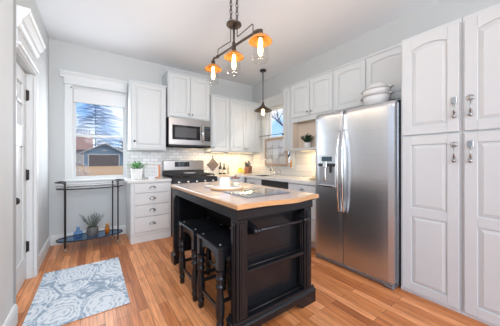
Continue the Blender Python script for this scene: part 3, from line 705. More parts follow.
# cabinet core (knee space open to the left)
KX = bx0 + .40
m = MB(); m.box(KX, bx1 - .015, by0 + .30, by1 - .02, .10, .80); m.box(bx0 + PW, KX, by1 - .03, by1 - .02, .10, .80); m.build('cabinet_core', 'black', r, world=True)
RD = .085                                        # depth of the end shelves
m = MB(); m.box(bx0 + PW - .005, bx1 - PW + .005, by0 + RD, by0 + RD + .012, .10, .80); m.build('end_panel', 'black', r, world=True)
m = MB(); m.box(bx1 - .035, bx1 - .02, by0 + PW, by0 + .30, .10, .80); m.box(KX, KX + .015, by0 + RD + .012, by0 + .30, .10, .80); m.build('side_panel', 'black', r, world=True)
for z in (.412, .098):
    m = MB(); m.box(bx0 + PW, bx1 - PW, by0 + .008, by0 + RD, z, z + .026, .003); sh = m.build('shelf', 'black', r, world=True)
    m = MB(); m.tube([(bx0 + PW, by0 + .014, z + .054), (bx1 - PW, by0 + .014, z + .054)], .0045, 8); m.build('guard_rod', 'black', sh, world=True)
# towel bar
tz = .715
m = MB(); m.tube([(bx0 + PW + .03, by0 - .035, tz), (bx1 - PW - .005, by0 - .035, tz)], .0115, 12)
for xx, sg in ((bx0 + PW + .05, 1), (bx1 - PW - .03, -1)):
    m.lathe([(0, -.026), (.018, -.026), (.023, -.008), (.014, 0), (.022, .008), (.018, .026), (0, .026)], (xx, by0 - .035, tz), 12, axis='x')
m.build('towel_bar', 'black', r, world=True)
for x0_ in (bx0 + PW + .028, bx1 - PW - .052):
    m = MB(); m.prism([(by0 + RD, tz - .055), (by0 + RD, tz + .04), (by0 - .015, tz + .022), (by0 - .02, tz - .02)], 'x', x0_, x0_ + .044); m.build('bar_bracket', 'black', r, world=True)
# plinth with bracket feet
HB = .092
def mould(y, sg): return [(y - sg * .0, HB), (y - sg * .006, HB + .006), (y - sg * .0, HB + .014), (y + sg * .016, HB + .022), (y + sg * .018, HB + .036), (y + sg * .03, HB + .04), (y + sg * .03, HB)]
def skirt(axis, a0, a1, face0, face1):
    """arched apron board along one side: a0..a1 length, face0..face1 thickness"""
    pl = [(a0, HB), (a0, .0), (a0 + .15, 0)]
    for k in range(9):
        u = k / 8; pl.append((a0 + .15 + .06 * math.sin(u * PI / 2), .05 * (1 - math.cos(u * PI / 2))))
    for k in range(9):
        u = 1 - k / 8; pl.append((a1 - .15 - .06 * math.sin(u * PI / 2), .05 * (1 - math.cos(u * PI / 2))))
    pl += [(a1 - .15, 0), (a1, 0), (a1, HB)]
    return MB().prism(pl, axis, face0, face1)
o = .024
m = skirt('y', bx0 - o, bx1 + o, by0 - o, by0); m.prism(mould(by0 - o, 1), 'x', bx0 - o, bx1 + o); m.build('plinth', 'black', r, world=True)
m = skirt('x', by0, by1 + o, bx1, bx1 + o); m.prism(mould(bx1 + o, -1), 'y', by0, by1 + o); m.build('plinth', 'black', r, world=True)
for y0_, y1_ in ((by0 + .001, by0 + PW + .02), (by1 - PW - .02, by1 + o)):
    m = MB(); m.box(bx0 - o, bx0, y0_, y1_, 0, HB, .002); m.prism(mould(bx0 - o, 1), 'y', y0_, y1_); m.build('foot_block', 'black', r, world=True)
m = MB(); m.box(KX, bx1 - .015, by0 + RD + .012, by1 - .02, .08, .10); m.build('bottom_panel', 'black', r, world=True)

# stools
def make_stool(label):
    r = thing('bar_stool', label, 'stool', (0, 0, 0), 0, 'black stools tucked under the island')
    hx, hy, H = .165, .195, .60
    m = MB(); m.box(-hx, hx, -hy, hy, H - .022, H, .006, 2); m.build('seat', 'black', r)
    for sx in (-1, 1):                           # arched aprons front and back
        pl = [(-hy + .02, H - .022), (-hy + .02, H - .14), (-hy + .055, H - .14)]
        for k in range(13):
            a = PI * (1 - k / 12); pl.append((math.cos(a) * (hy - .055), H - .135 + .072 * math.sin(a)))
        pl += [(hy - .055, H - .14), (hy - .02, H - .14), (hy - .02, H - .022)]
        m = MB(); x = sx * (hx - .03); m.prism(pl, 'x', x - .011, x + .011); m.build('apron', 'black', r)
    for sy in (-1, 1):
        pl = [(-hx + .03, H - .022), (-hx + .03, H - .14), (-hx + .055, H - .14)]
        for k in range(11):
            a = PI * (1 - k / 10); pl.append((math.cos(a) * (hx - .055), H - .135 + .07 * math.sin(a)))
        pl += [(hx - .055, H - .14), (hx - .03, H - .14), (hx - .03, H - .022)]
        m = MB(); y = sy * (hy - .03); m.prism(pl, 'y', y - .011, y + .011); m.build('apron', 'black', r)
    prof = [(0, 0), (.013, 0), (.017, .018), (.014, .045), (.020, .055), (.020, .07), (.015, .078), (.022, .11), (.0245, .17), (.021, .24), (.016, .30), (.0225, .315), (.0225, .33), (.015, .34), (.0235, .37), (.0235, .39), (.017, .40), (.024, .42), (.024, .435)]
    for sx in (-1, 1):
        for sy in (-1, 1):
            m = MB(); c = (sx * (hx - .028), sy * (hy - .028), 0); m.lathe([(a_ * 1.36, z_) for a_, z_ in prof], c, 16); m.box(c[0] - .024, c[0] + .024, c[1] - .024, c[1] + .024, .435, H - .022, .003); m.build('leg', 'black', r)
    for sx in (-1, 1):
        m = MB(); x = sx * (hx - .028); m.box(x - .009, x + .009, -hy + .04, hy - .04, .135, .165, .003); m.build('stretcher', 'black', r)
    for sy in (-1, 1):
        m = MB(); y = sy * (hy - .028); m.box(-hx + .04, hx - .04, y - .009, y + .009, .20, .225, .003); m.build('stretcher', 'black', r)
    for sx in (-1, 1):
        for sy in (-1, 1):
            m = MB(); m.lathe([(.007, 0), (.006, .003), (0, .004)], (sx * (hx - .04), sy * (hy - .05), H), 10); m.build('seat_screw', 'steeldark', r)
    return r
s1 = make_stool('black square stool tucked under the island, the one farther from the towel bar')
s1.location = (.849, 1.985, 0)
s2 = copy_tree(s1); s2.location = (.857, 1.545, 0)
s2['label'] = 'black square stool tucked under the island, the one nearer the towel bar end'

# things on the island
tx, ty, tz = 1.085, 1.93, .9155
r = thing('serving_board', 'round white-topped wooden serving board on the island', 'tray', (tx, ty, tz))
m = MB(); m.lathe([(0, 0), (.155, 0), (.165, .004), (.165, .014), (.16, .018), (0, .018)], n=36); m.build('board', 'traywood', r)
m = MB(); m.lathe([(0, .018), (.152, .018), (.150, .021), (0, .021)], n=36); m.build('board_face', 'trayw', r)
m = MB(); m.tube([(-.06, .12, .012), (-.12, .20, .012), (-.135, .215, .012)], [.010, .011, .008], 8); m.build('board_handle', 'trayw', r)
r = thing('canister', 'square white canister standing on the round serving board', 'canister', (tx - .035, ty - .01, tz + .0212), math.radians(-25))
m = MB(); m.box(-.046, .046, -.046, .046, 0, .10, .006, 2); m.build('body', 'china', r)
m = MB(); m.box(-.048, .048, -.048, .048, .10, .108, .003); m.build('lid', 'traywood', r)
r = thing('candle_jar', 'small clear glass candle jar with dark lid beside the white canister', 'candle', (tx + .065, ty - .055, tz + .0212))
m = MB(); m.lathe([(.0, 0), (.038, 0), (.042, .006), (.042, .082), (.039, .082), (.039, .008), (0, .008)], n=20); m.build('jar', 'glass', r)
m = MB(); m.lathe([(0, .0085), (.0375, .0085), (.0375, .045), (0, .045)], n=20); m.build('wax', 'cream', r)
m = MB(); m.lathe([(.0, .0825), (.044, .0825), (.044, .093), (.010, .095), (.008, .102), (.012, .108), (0, .112)], n=20); m.build('lid', 'block', r)

# reflective glass board
r = thing('glass_cutting_board', 'flat rectangular mirror-like glass board lying on the island top', 'cutting board', (1.165, 1.55, .9155))
m = MB(); m.box(-.215, .215, -.18, .20, 0, .006, .002); m.build('glass_plate', 'boardglass', r)
m = MB()
for x0_, x1_, y0_, y1_ in ((-.221, -.2152, -.186, .206), (.2152, .221, -.186, .206), (-.2152, .2152, -.186, -.1802), (-.2152, .2152, .2002, .206)): m.box(x0_, x1_, y0_, y1_, 0, .007)
m.build('edge_band', 'steeldark', r)

# ---------------------------------------------------------------- rug
m = MB(); m.box(-.418, .255, 2.10, 3.15, .001, .011, .003); o_ = m.at('area_rug', 'rug', (-.08, 2.6, .001)); tag(o_, 'pale blue paisley rug lying on the wood floor by the door', 'rug')

# ---------------------------------------------------------------- bar cart
r = thing('bar_cart', 'dark metal oval bar cart with blue glass shelf under the window', 'bar cart', (-.015, 3.83, 0))
ex, ey = .372, .165
for nm, z, mt in (('upper_shelf', .815, 'traymirror'), ('lower_shelf', .135, 'shelfglass')):
    m = MB(); m.lathe([(0, 0), (1, 0), (1, .008), (0, .008)], (0, 0, z), 40, sx=ex, sy=ey, smooth=False); so = m.build(nm, mt, r)
    m = MB(); ring = [(ex * 1.01 * math.cos(2 * PI * k / 40), ey * 1.01 * math.sin(2 * PI * k / 40), z + .004) for k in range(40)]
    m.tube(ring, .009, 6, closed=True)
    m.build('shelf_band', 'iron', so)
    if nm == 'upper_shelf':
        m = MB(); m.tube([(p[0], p[1], z + .045) for p in ring], .005, 6, closed=True)
        for k in range(0, 40, 5): m.tube([ring[k], (ring[k][0], ring[k][1], z + .045)], .0035, 6)
        m.build('gallery_rail', 'nickel', so)
for sx in (-1, 1):
    for sy in (-1, 1):
        px, py = {(-1, -1): (-.282, -.112), (-1, 1): (-.292, .10), (1, -1): (.31, -.112), (1, 1): (.257, .10)}[(sx, sy)]
        m = MB(); m.tube([(px, py, .055), (px, py, .84), (px, py, .885), (px + sx * .004, py, .895)], [.0085, .010, .010, .009], 10); m.lathe([(0, 0), (.014, 0), (.014, .012), (0, .012)], (px, py, .128), 10); m.lathe([(0, 0), (.014, 0), (.014, .012), (0, .012)], (px, py, .80), 10); lg = m.build('leg', 'iron', r)
        m = MB(); m.lathe([(0, -.009), (.02, -.009), (.024, 0), (.02, .009), (0, .009)], (px + .006, py, .0245), 14, axis='y'); m.box(px - .006, px + .012, py - .013, py - .010, .02, .058); m.box(px - .006, px + .012, py + .010, py + .013, .02, .058); m.build('caster', 'casterm', lg)
    m = MB(); px = -.285 if sx < 0 else .285
    m.tube([(px, -.112, .893), (px + sx * .035, -.105, .905), (px + sx * .085, -.07, .905), (px + sx * .105, 0, .903), (px + sx * .085, .07, .905), (px + sx * .035, .105, .905), (px, .112, .893)], .0085, 8); m.build('push_handle', 'iron', r)
# bottles and vase on the lower shelf
zs = .1435
m = MB(); m.lathe([(0, 0), (.048, 0), (.055, .01), (.056, .05), (.048, .085), (.022, .105), (.02, .13), (.027, .15), (.021, .15), (.016, .13), (.018, .105), (.044, .083), (.051, .05), (.05, .012), (0, .008)], (-.165, 3.80, zs), 22); tag(m.at('glass_bottle', 'blueglass', (-.165, 3.80, zs)), 'small blue glass bottle on the lower cart shelf', 'bottle')
r = thing('flower_vase', 'mottled grey vase holding sage sprigs on the lower cart shelf', 'vase', (-.005, 3.81, zs))
m = MB(); m.lathe([(0, 0), (.062, 0), (.068, .01), (.070, .08), (.064, .115), (.058, .125), (.054, .125), (.060, .11), (.064, .08), (.06, .012), (0, .01)], n=24); m.build('jar', 'mesh', r)
m = MB(); st = MB()
for k in range(26):
    a = random.uniform(0, 2 * PI); t = random.uniform(.1, .75) if k > 3 else (.9, .75, .8, .4)[k]; L = random.uniform(.14, .24)
    dv = Vector((math.cos(a) * t, math.sin(a) * t, 1)).normalized(); p0 = Vector((dv.x * .03, dv.y * .03, .03)); p1 = Vector((dv.x * .03, dv.y * .03, .11)); p2 = p1 + dv * L
    st.tube([p0, p1, p2], .0022, 5)
    for j in range(9):
        q = p1.lerp(p2, .15 + j * .1); b_ = random.uniform(0, 2 * PI)
        m.leaf(q, dv * .6 + Vector((math.cos(b_), math.sin(b_), .2)), random.uniform(.025, .042), .0085, .1)
st.build('stems', 'stem', r); m.build('sprigs', 'sage', r)
r = thing('glass_bottle', 'small amber bottle on the right of the lower cart shelf', 'bottle', (.168, 3.805, zs))
m = MB(); m.lathe([(0, 0), (.026, 0), (.030, .006), (.030, .085), (.020, .10), (.016, .108), (.018, .12), (0, .12)], n=18); m.build('body', 'amberglass', r)
m = MB(); m.lathe([(.0, .1205), (.019, .1205), (.019, .138), (0, .139)], n=16); m.build('stopper', 'copper', r)
m = MB(); m.lathe([(.0, .007), (.0285, .007), (.0285, .07), (0, .07)], n=18); m.build('contents', plain('amber_liquid', (.55, .33, .06), .3), r)

# ---------------------------------------------------------------- countertop things
zc = .9125
r = thing('potted_plant', 'leafy green plant in a square white pot on the left countertop', 'plant', (.545, 3.78, zc))
m = MB(); m.lathe([(0, 0), (.085, 0), (.09, .005), (.105, .155), (.099, .155), (.086, .02), (0, .02)], n=4, smooth=False); bmesh.ops.rotate(m.bm, verts=m.bm.verts, matrix=Matrix.Rotation(PI / 4, 3, 'Z')); m.build('pot', 'pot', r)
m = MB(); m.box(-.06, .06, -.06, .06, .12, .135); m.build('soil', 'soil', r)
m = MB(); st = MB()
for k in range(60):
    a = random.uniform(0, 2 * PI); t = random.uniform(.1, 1.15); L = random.uniform(.05, .13)
    dv = Vector((math.cos(a) * t, math.sin(a) * t, .9)).normalized(); p0 = Vector((dv.x * .03, dv.y * .03, .13)); p1 = p0 + dv * L
    st.tube([p0, p1], .002, 4); m.leaf(p1, dv + Vector((math.cos(a), math.sin(a), 0)) * .7, random.uniform(.05, .10), random.uniform(.013, .022), .35)
st.build('stems', 'leaf', r); m.build('foliage', 'leaf', r)
r = thing('tabletop_sign', 'white tabletop sign with rows of grey writing beside the potted plant', 'sign', (.765, 3.80, zc), math.radians(-8))
m = MB(); m.prism([(0, .018), (.025, .018), (.045, .195), (.033, .197)], 'x', -.098, .098); bmesh.ops.recalc_face_normals(m.bm, faces=m.bm.faces); bd = m.build('board', 'signw', r)
m = MB()
for k in range(7):
    z = .17 - k * .0215; yy = .0 + .033 * (z - .018) / .179 - .0012; x = -.08
    while x < .075:
        w_ = random.uniform(.014, .034); m.box(x, min(x + w_, .082), yy - .0008, yy + .002, z - .0045, z + .0045); x += w_ + .009
m.build('writing', 'ink', bd)
m = MB(); m.box(-.05, .05, -.03, .05, 0, .018, .003); m.build('stand', 'nickel', r)
m = MB(); m.prism([(.075, 0), (.09, 0), (.10, .20), (.085, .20)], 'x', -.07, .07)
bmesh.ops.translate(m.bm, verts=m.bm.verts, vec=(.85, 3.80, zc)); tag(m.at('cutting_board', 'terracotta', (.85, 3.88, zc)), 'small orange-brown board leaning behind the white tabletop sign', 'cutting board')

# hanging pot holder (diamond), hook
r = thing('pot_holder', 'dark diamond-shaped pot holder hanging on the tiled wall by the range', 'pot holder', (1.985, 4.115, 1.105))
m = MB(); m.prism([(0, -.135), (.135, 0), (0, .135), (-.135, 0)], 'y', -.008, .008); m.build('pad', 'slate', r)
m = MB(); m.tube([(0, 0, .13), (-.012, 0, .15), (-.008, 0, .172), (.008, 0, .172), (.012, 0, .15), (0, 0, .13)], .004, 6); m.tube([(0, .01, .185), (0, -.004, .185), (0, -.008, .165)], .004, 6); m.build('hanging_loop', 'iron', r)

# bottles right of the range
def bottle(name, label, x, y, h, rad, mat, lab):
    r = thing(name, label, 'bottle', (x, y, zc), 0, 'bottles on the back counter')
    m = MB(); m.lathe([(0, 0), (rad * .95, 0), (rad, .006), (rad, h * .52), (rad * .75, h * .62), (rad * .36, h * .72), (rad * .34, h * .93), (0, h * .93)], n=18); m.build('body', mat, r)
    m = MB(); m.lathe([(0, h * .9305), (rad * .42, h * .9305), (rad * .42, h), (0, h)], n=14); m.build('cap', 'dark', r)
    if lab: m = MB(); m.lathe([(rad * 1.015, h * .14), (rad * 1.015, h * .42)], n=18); m.build('paper_label', 'label', r)
bottle('oil_bottle', 'dark glass bottle nearest the hanging diamond pot holder', 2.085, 3.98, .245, .032, 'darkglass', True)
bottle('oil_bottle', 'dark glass bottle in the middle of the three by the range', 2.165, 3.97, .215, .034, 'darkglass', True)
bottle('oil_bottle', 'pale slim glass bottle nearest the lemons', 2.265, 3.98, .19, .024, 'clearb', False)

# lemons in a dish
r = thing('fruit_dish', 'shallow clear dish of lemons on the back counter', 'bowl', (2.53, 3.93, zc))
m = MB(); m.lathe([(0, 0), (.06, 0), (.065, .004), (.10, .035), (.098, .037), (.06, .010), (0, .008)], n=24); m.build('bowl', 'glass', r)
for k, (dx, dy, dz, lb) in enumerate(((-.036, -.03, .052, 'lemon at the range side of the glass dish'), (.042, -.028, .052, 'lemon at the knife-block side of the glass dish'), (.0, .042, .052, 'lemon at the wall side of the glass dish'), (.0, -.004, .104, 'lemon on top of the pile in the glass dish'))):
    m = MB(); m.lathe([(0, -.043), (.008, -.038), (.022, -.026), (.032, 0), (.022, .026), (.008, .038), (0, .043)], n=14, axis='x'); lo = m.build('lemon', 'lemon'); lo.location = (2.53 + dx, 3.93 + dy, zc + dz); lo.rotation_euler = (0, 0, random.uniform(-1, 1)); tag(lo, lb, 'lemon', 'lemons on the back counter')

# knife block
r = thing('knife_block', 'dark brown knife block full of black knives in the counter corner', 'knife block', (2.72, 3.93, zc))
m = MB(); m.prism([(-.075, 0), (.075, 0), (.075, .16), (-.035, .125)], 'y', -.055, .055); bmesh.ops.rotate(m.bm, verts=m.bm.verts, matrix=Matrix.Rotation(.35, 3, 'Z')); m.build('block', 'block', r)
for i in range(3):
    for j in range(3):
        a = Vector((-.02 + i * .036, -.035 + j * .035, .125 + i * .012)); a.rotate(Matrix.Rotation(.35, 3, 'Z')); hgt = .085 + .02 * ((i * 2 + j) % 3)
        m = MB(); m.tube([a, a + Vector((-.012, -.006, .02)), a + Vector((-.03, -.012, hgt))], [.006, .008, .009], 8); m.build('knife', 'handle', r)

# faucet and soap pump
r = thing('faucet', 'chrome bridge faucet with gooseneck spout behind the sink', 'faucet', (2.885, 3.30, zc))
m = MB()
for dy in (-.07, .07): m.lathe([(0, 0), (.024, 0), (.024, .008), (.014, .016), (.013, .10), (.016, .105), (.016, .12), (0, .122)], (0, dy, 0), 14)
m.tube([(0, -.07, .085), (0, .07, .085)], .011, 10); m.build('bridge', 'chrome', r)
m = MB(); m.tube([(0, 0, .085), (0, 0, .27), (-.02, .006, .315), (-.06, .018, .335), (-.11, .032, .325), (-.14, .042, .29), (-.145, .044, .255)], .0095, 10); m.build('spout', 'chrome', r)
for dy in (-.07, .07):
    m = MB(); m.tube([(0, dy, .125), (-.005, dy * 1.6, .135), (-.005, dy * 2.0, .14)], [.008, .007, .006], 8); m.build('lever', 'chrome', r)
r = thing('soap_pump', 'chrome soap pump between faucet and refrigerator', 'soap dispenser', (2.885, 3.09, zc))
m = MB(); m.lathe([(0, 0), (.02, 0), (.02, .006), (.012, .012), (.011, .075), (0, .076)], n=14); m.build('base', 'chrome', r)
m = MB(); m.tube([(0, 0, .076), (0, 0, .10), (-.05, 0, .105)], .006, 8); m.build('pump_head', 'chrome', r)
# amber bottle on the sill
r = thing('amber_bottle', 'small amber bottle on the sill at the end of the hanging window panel', 'bottle', (2.978, 2.895, 1.0655))
m = MB(); m.lathe([(0, 0), (.019, 0), (.021, .006), (.021, .09), (.012, .112), (.009, .12), (.009, .135), (0, .135)], n=16); m.build('body', plain('orange_amber_glass', (.72, .34, .08), .15), r)
m = MB(); m.lathe([(0, .1355), (.011, .1355), (.011, .152), (0, .153)], n=12); m.build('cap', 'label', r)
# cream dish by the fridge
r = thing('soap_dish', 'cream oval dish with olive sponge on the counter beside the refrigerator', 'dish', (2.62, 2.06, zc))
m = MB(); m.lathe([(0, 0), (.07, 0), (.10, .03), (.104, .036), (.096, .034), (.068, .01), (0, .008)], n=24, sx=.8, sy=1.25); m.build('dish', 'cream', r)
m = MB(); m.box(-.05, .05, -.10, .06, .0095, .06, .014, 2); m.build('sponge', 'cream', r)
m = MB(); m.box(-.045, .045, -.095, -.01, .0605, .085, .01, 2); m.build('scrubber', 'olive', r)
# plant in the niche
r = thing('potted_plant', 'dark bushy plant in a small white pot inside the cabinet niche', 'plant', (2.748, 2.325, 1.3885))
m = MB(); m.lathe([(0, 0), (.045, 0), (.05, .004), (.06, .085), (.055, .085), (.046, .012), (0, .012)], n=20); m.build('pot', 'pot', r)
m = MB(); m.lathe([(0, .07), (.053, .07), (.053, .076), (0, .078)], n=16); m.build('soil', 'soil', r)
m = MB(); st = MB()
for k in range(110):
    a = random.uniform(0, 2 * PI); t = random.uniform(0, 1.1); L = random.uniform(.04, .12)
    dv = Vector((math.cos(a) * t, math.sin(a) * t, .85)).normalized(); p0 = Vector((dv.x * .02, dv.y * .02, .078)); p1 = p0 + dv * L
    st.tube([p0, p1], .0018, 4)
    m.leaf(p1, dv + Vector((random.uniform(-1, 1), random.uniform(-1, 1), random.uniform(-.4, .6))), random.uniform(.03, .05), random.uniform(.012, .018), .2)
st.build('stems', 'leafdark', r); m.build('foliage', 'leafdark', r)

# curtain rod and hanging leaded panel
r = thing('curtain_rod', 'thin black rod across the sink window', 'curtain rod', (2.945, 3.33, 1.705))
m = MB(); m.tube([(0, -.52, 0), (0, .52, 0)], .006, 8); m.build('rod', 'iron', r)
for s_ in (-1, 1):
    m = MB(); m.ball((0, s_ * .53, 0), .014); m.build('finial', 'iron', r)
    m = MB(); m.tube([(.0295, s_ * .40, 0), (.0, s_ * .40, 0)], .005, 6); m.build('bracket', 'iron', r)
r = thing('leaded_window_panel', 'old wood-framed leaded glass panel hanging from the black rod', 'hanging panel', (2.945, 3.285, 1.085))
hw, Hh = .33, .55
m = MB(); f_ = .044
m.box(-.012, .012, -hw, -hw + f_, 0, Hh, .003); m.box(-.012, .012, hw - f_, hw, 0, Hh, .003); m.box(-.012, .012, -hw + f_, hw - f_, 0, f_, .003); m.box(-.012, .012, -hw + f_, hw - f_, Hh - f_, Hh, .003); m.build('frame', 'oldwood', r)
m = MB(); m.box(-.002, .002, -hw + f_, hw - f_, f_, Hh - f_); pn = m.build('glass', 'leaded', r)
m = MB(); iw, z0, z1 = hw - f_, f_, Hh - f_
for k in (1, 2): yy = -iw + 2 * iw * k / 3; m.tube([(0, yy, z0), (0, yy, z1)], 0.0055, 5)
for k in (1, 2): zz = z0 + (z1 - z0) * k / 3; m.tube([(0, -iw, zz), (0, iw, zz)], 0.0055, 5)
m.tube([(0, .15 * math.cos(2 * PI * k / 24), (z0 + z1) / 2 + .13 * math.sin(2 * PI * k / 24)) for k in range(24)], 0.0055, 5, closed=True)
m.tube([(0, 0, z0 + .02), (0, .26, (z0 + z1) / 2), (0, 0, z1 - .02), (0, -.26, (z0 + z1) / 2)], 0.0055, 5, closed=True)
m.build('lead_lines', 'lead', pn)
for s_ in (-1, 1):
    m = MB(); m.tube([(0, s_ * .22, Hh - .003), (0, s_ * .22, .59), (.0105, s_ * .22, .612), (.009, s_ * .22, .628), (0, s_ * .22, .632), (-.0105, s_ * .22, .622), (-.0105, s_ * .22, .612)], .003, 6); m.build('hook', 'iron', r)

# ---------------------------------------------------------------- lamps
def plight(name, loc, e, rad=.03, col=(1, .74, .42)):
    l = bpy.data.lights.new(name, 'POINT'); l.energy = e; l.color = col; l.shadow_soft_size = rad
    o = bpy.data.objects.new(name, l); COL.objects.link(o); o.location = loc; return o
LX = 1.15
r = thing('chandelier', 'bronze pipe chandelier with three amber lamps hanging over the island', 'chandelier', (LX, 1.93, 2.2))
def bar_z(y): return 2.305 + (y - 1.51) * .085
m = MB(); m.tube([(LX, 1.51, bar_z(1.51)), (LX, 2.30, bar_z(2.30))], .0115, 12)
for yy in (1.55, 1.905, 2.26): m.tube([(LX, yy - .02, bar_z(yy - .02)), (LX, yy + .02, bar_z(yy + .02))], .017, 12)
m.build('pipe', 'bronze', r, world=True)
m = MB(); m.tube([(LX, 1.905, bar_z(1.905) - .07), (LX, 1.905, 2.545)], .011, 10); m.tube([(LX, 1.905, bar_z(1.905) - .035), (LX, 1.905, bar_z(1.905) + .035)], .018, 10); m.build('centre_post', 'bronze', r, world=True)
m = MB(); m.lathe([(0, 2.542), (.07, 2.542), (.076, 2.548), (.074, 2.558), (.02, 2.566), (0, 2.566)], (LX, 1.905, 0), 28); m.build('canopy_disc', 'bronze', r, world=True)
for (dy, ys) in ((.058, 1), (-.058, -1)):
    m = MB(); zt = 2.57; k = 0
    while zt < ZC - .02:
        cx, cy = LX, 1.905 + dy; pts = []
        for j in range(10):
            a = 2 * PI * j / 10; u, v = .0125 * math.cos(a), .024 * math.sin(a)
            pts.append((cx + (u if k % 2 else 0), cy + (0 if k % 2 else u), zt + .02 + v))
        m.tube(pts, .0042, 6, closed=True); zt += .040; k += 1
    m.lathe([(0, ZC - .012), (.02, ZC - .012), (.02, ZC - .001), (0, ZC - .001)], (LX, 1.905 + dy, 0), 12)
    m.build('chain', 'iron', r, world=True)
m = MB(); m.tube([(LX, 1.965, 2.545), (LX, 1.968, 2.425), (LX, 1.976, 2.415), (LX, 2.243, 2.445), (LX, 2.252, 2.438), (LX, 2.252, bar_z(2.25))], .0045, 8); m.build('brace_rod', 'bronze', r, world=True)
m = MB(); m.tube([(LX, 1.845, 2.545), (LX, 1.842, 2.41), (LX, 1.834, 2.40), (LX, 1.59, 2.402), (LX, 1.58, 2.394), (LX, 1.58, bar_z(1.58))], .0045, 8); m.build('brace_rod', 'bronze', r, world=True)
def lamp_head(parent, x, y, zr, first_pts, R=.097, g=.068, gh=.165, sm='copper', stem_mat='bronze'):
    """socket, shade, glass and bulb; zr = height of the shade rim"""
    m = MB(); m.tube(first_pts, .0115, 10); m.lathe([(0, zr + .10), (.02, zr + .10), (.024, zr + .075), (.026, zr + .05), (.03, zr + .045), (.0, zr + .045)], (x, y, 0), 16); m.build('socket', stem_mat, parent, world=True)
    m = MB(); m.lathe([(.026, zr + .058), (.04, zr + .054), (.07, zr + .035), (R, zr + .003), (R + .003, zr - .002), (R - .002, zr - .002), (.07, zr + .029), (.04, zr + .048), (.026, zr + .052)], (x, y, 0), 32); m.build('lamp_shade', sm, parent, world=True)
    m = MB(); m.lathe([(.045, zr + .035), (.05, zr + .02), (g * .92, zr - .03), (g, zr - .09), (g, zr - gh + .02), (g * .93, zr - gh + .006), (g * .8, zr - gh)], (x, y, 0), 28)
    m.tube([(x + g * .86 * math.cos(2 * PI * k / 28), y + g * .86 * math.sin(2 * PI * k / 28), zr - gh + .002) for k in range(28)], .003, 5, closed=True)
    m.build('glass_globe', 'globe', parent, world=True)
    m = MB(); m.lathe([(0, zr + .03), (.012, zr + .028), (.016, zr + .0), (.018, zr - .03), (.022, zr - .07), (.019, zr - .10), (.01, zr - .117), (0, zr - .12)], (x, y, 0), 16); m.build('bulb', 'filament', parent, world=True)
for y, zr, kind in ((1.475, 2.195, 'end'), (1.905, 2.225, 'mid'), (2.375, 2.262, 'end')):
    bz = bar_z(y)
    if kind == 'mid': pts = [(LX, y, bz - .03), (LX, y, zr + .09)]
    else:
        s_ = -1 if y < 1.9 else 1; y0 = y - s_ * .075
        pts = [(LX, y0, bar_z(y0)), (LX, y - s_ * .03, bar_z(y) + .006), (LX, y - s_ * .008, bar_z(y) - .006), (LX, y, bar_z(y) - .03), (LX, y, zr + .09)]
    lamp_head(r, LX, y, zr, pts)
    lo = plight('chandelier_light', (LX, y, zr - .14), 4.0, .03, (1, .82, .62))
r = thing('pendant_lamp', 'small bronze pendant lamp with clear glass hanging by the sink window', 'pendant lamp', (2.62, 3.28, 2.0))
m = MB(); m.lathe([(0, ZC - .001), (.06, ZC - .001), (.062, ZC - .02), (.05, ZC - .03), (0, ZC - .03)], (2.62, 3.28, 0), 20); m.build('canopy', 'iron', r, world=True)
m = MB(); m.tube([(2.62, 3.28, ZC - .03), (2.62, 3.28, 2.26)], .011, 8); m.build('rod', 'steeldark', r, world=True)
x, y = 2.62, 3.28
m = MB(); m.lathe([(0, 2.29), (.018, 2.29), (.022, 2.25), (.034, 2.235), (.036, 2.215), (0, 2.21)], (x, y, 0), 16); m.build('socket', 'bronze', r, world=True)
m = MB(); m.lathe([(.03, 2.225), (.06, 2.205), (.11, 2.17), (.155, 2.14), (.17, 2.128), (.166, 2.124), (.108, 2.162), (.06, 2.197), (.03, 2.215)], (x, y, 0), 32); m.build('lamp_shade', 'bronze', r, world=True)
m = MB(); m.lathe([(.06, 2.19), (.09, 2.15), (.112, 2.10), (.118, 2.04), (.112, 1.97), (.10, 1.95)], (x, y, 0), 28); m.build('glass_globe', 'globe', r, world=True)
m = MB(); m.lathe([(0, 2.20), (.014, 2.19), (.02, 2.15), (.034, 2.10), (.03, 2.065), (.012, 2.045), (0, 2.043)], (x, y, 0), 16); m.build('bulb', 'filament', r, world=True)
plight('pendant_light', (x, y, 2.02), 3.5, .03, (1, .82, .62))

# under-cabinet strips
def strip(label, x0, x1, y0, y1, z, e, dirn=(0, 0, -1)):
    r = thing('light_strip', label, 'light', ((x0 + x1) / 2, (y0 + y1) / 2, z - .012))
    m = MB(); m.box(x0, x1, y0, y1, z - .012, z - .0005); m.build('housing', 'trim', r, world=True)
    m = MB(); m.box(x0 + .008, x1 - .008, y0 + .006, y1 - .006, z - .0145, z - .012); m.build('diffuser', 'led', r, world=True)
    area('strip_light', ((x0 + x1) / 2, (y0 + y1) / 2, z - .018), dirn, max(x1 - x0 - .02, .01), max(y1 - y0 - .01, .01), e, (1, .72, .38))
strip('warm light strip under the cabinet right of the microwave', 1.86, 2.14, 3.93, 3.97, 1.36, 1.6)
strip('warm light strip under the back corner double cabinet', 2.25, 2.85, 3.93, 3.97, 1.36, 3.2)
strip('warm light strip under the plant niche', 2.82, 2.86, 1.86, 2.54, 1.36, 3.6)
area('microwave_task_light', (1.64, 3.86, 1.425), (0, 0.15, -1), .18, .05, 1.2, (1, .75, .45))

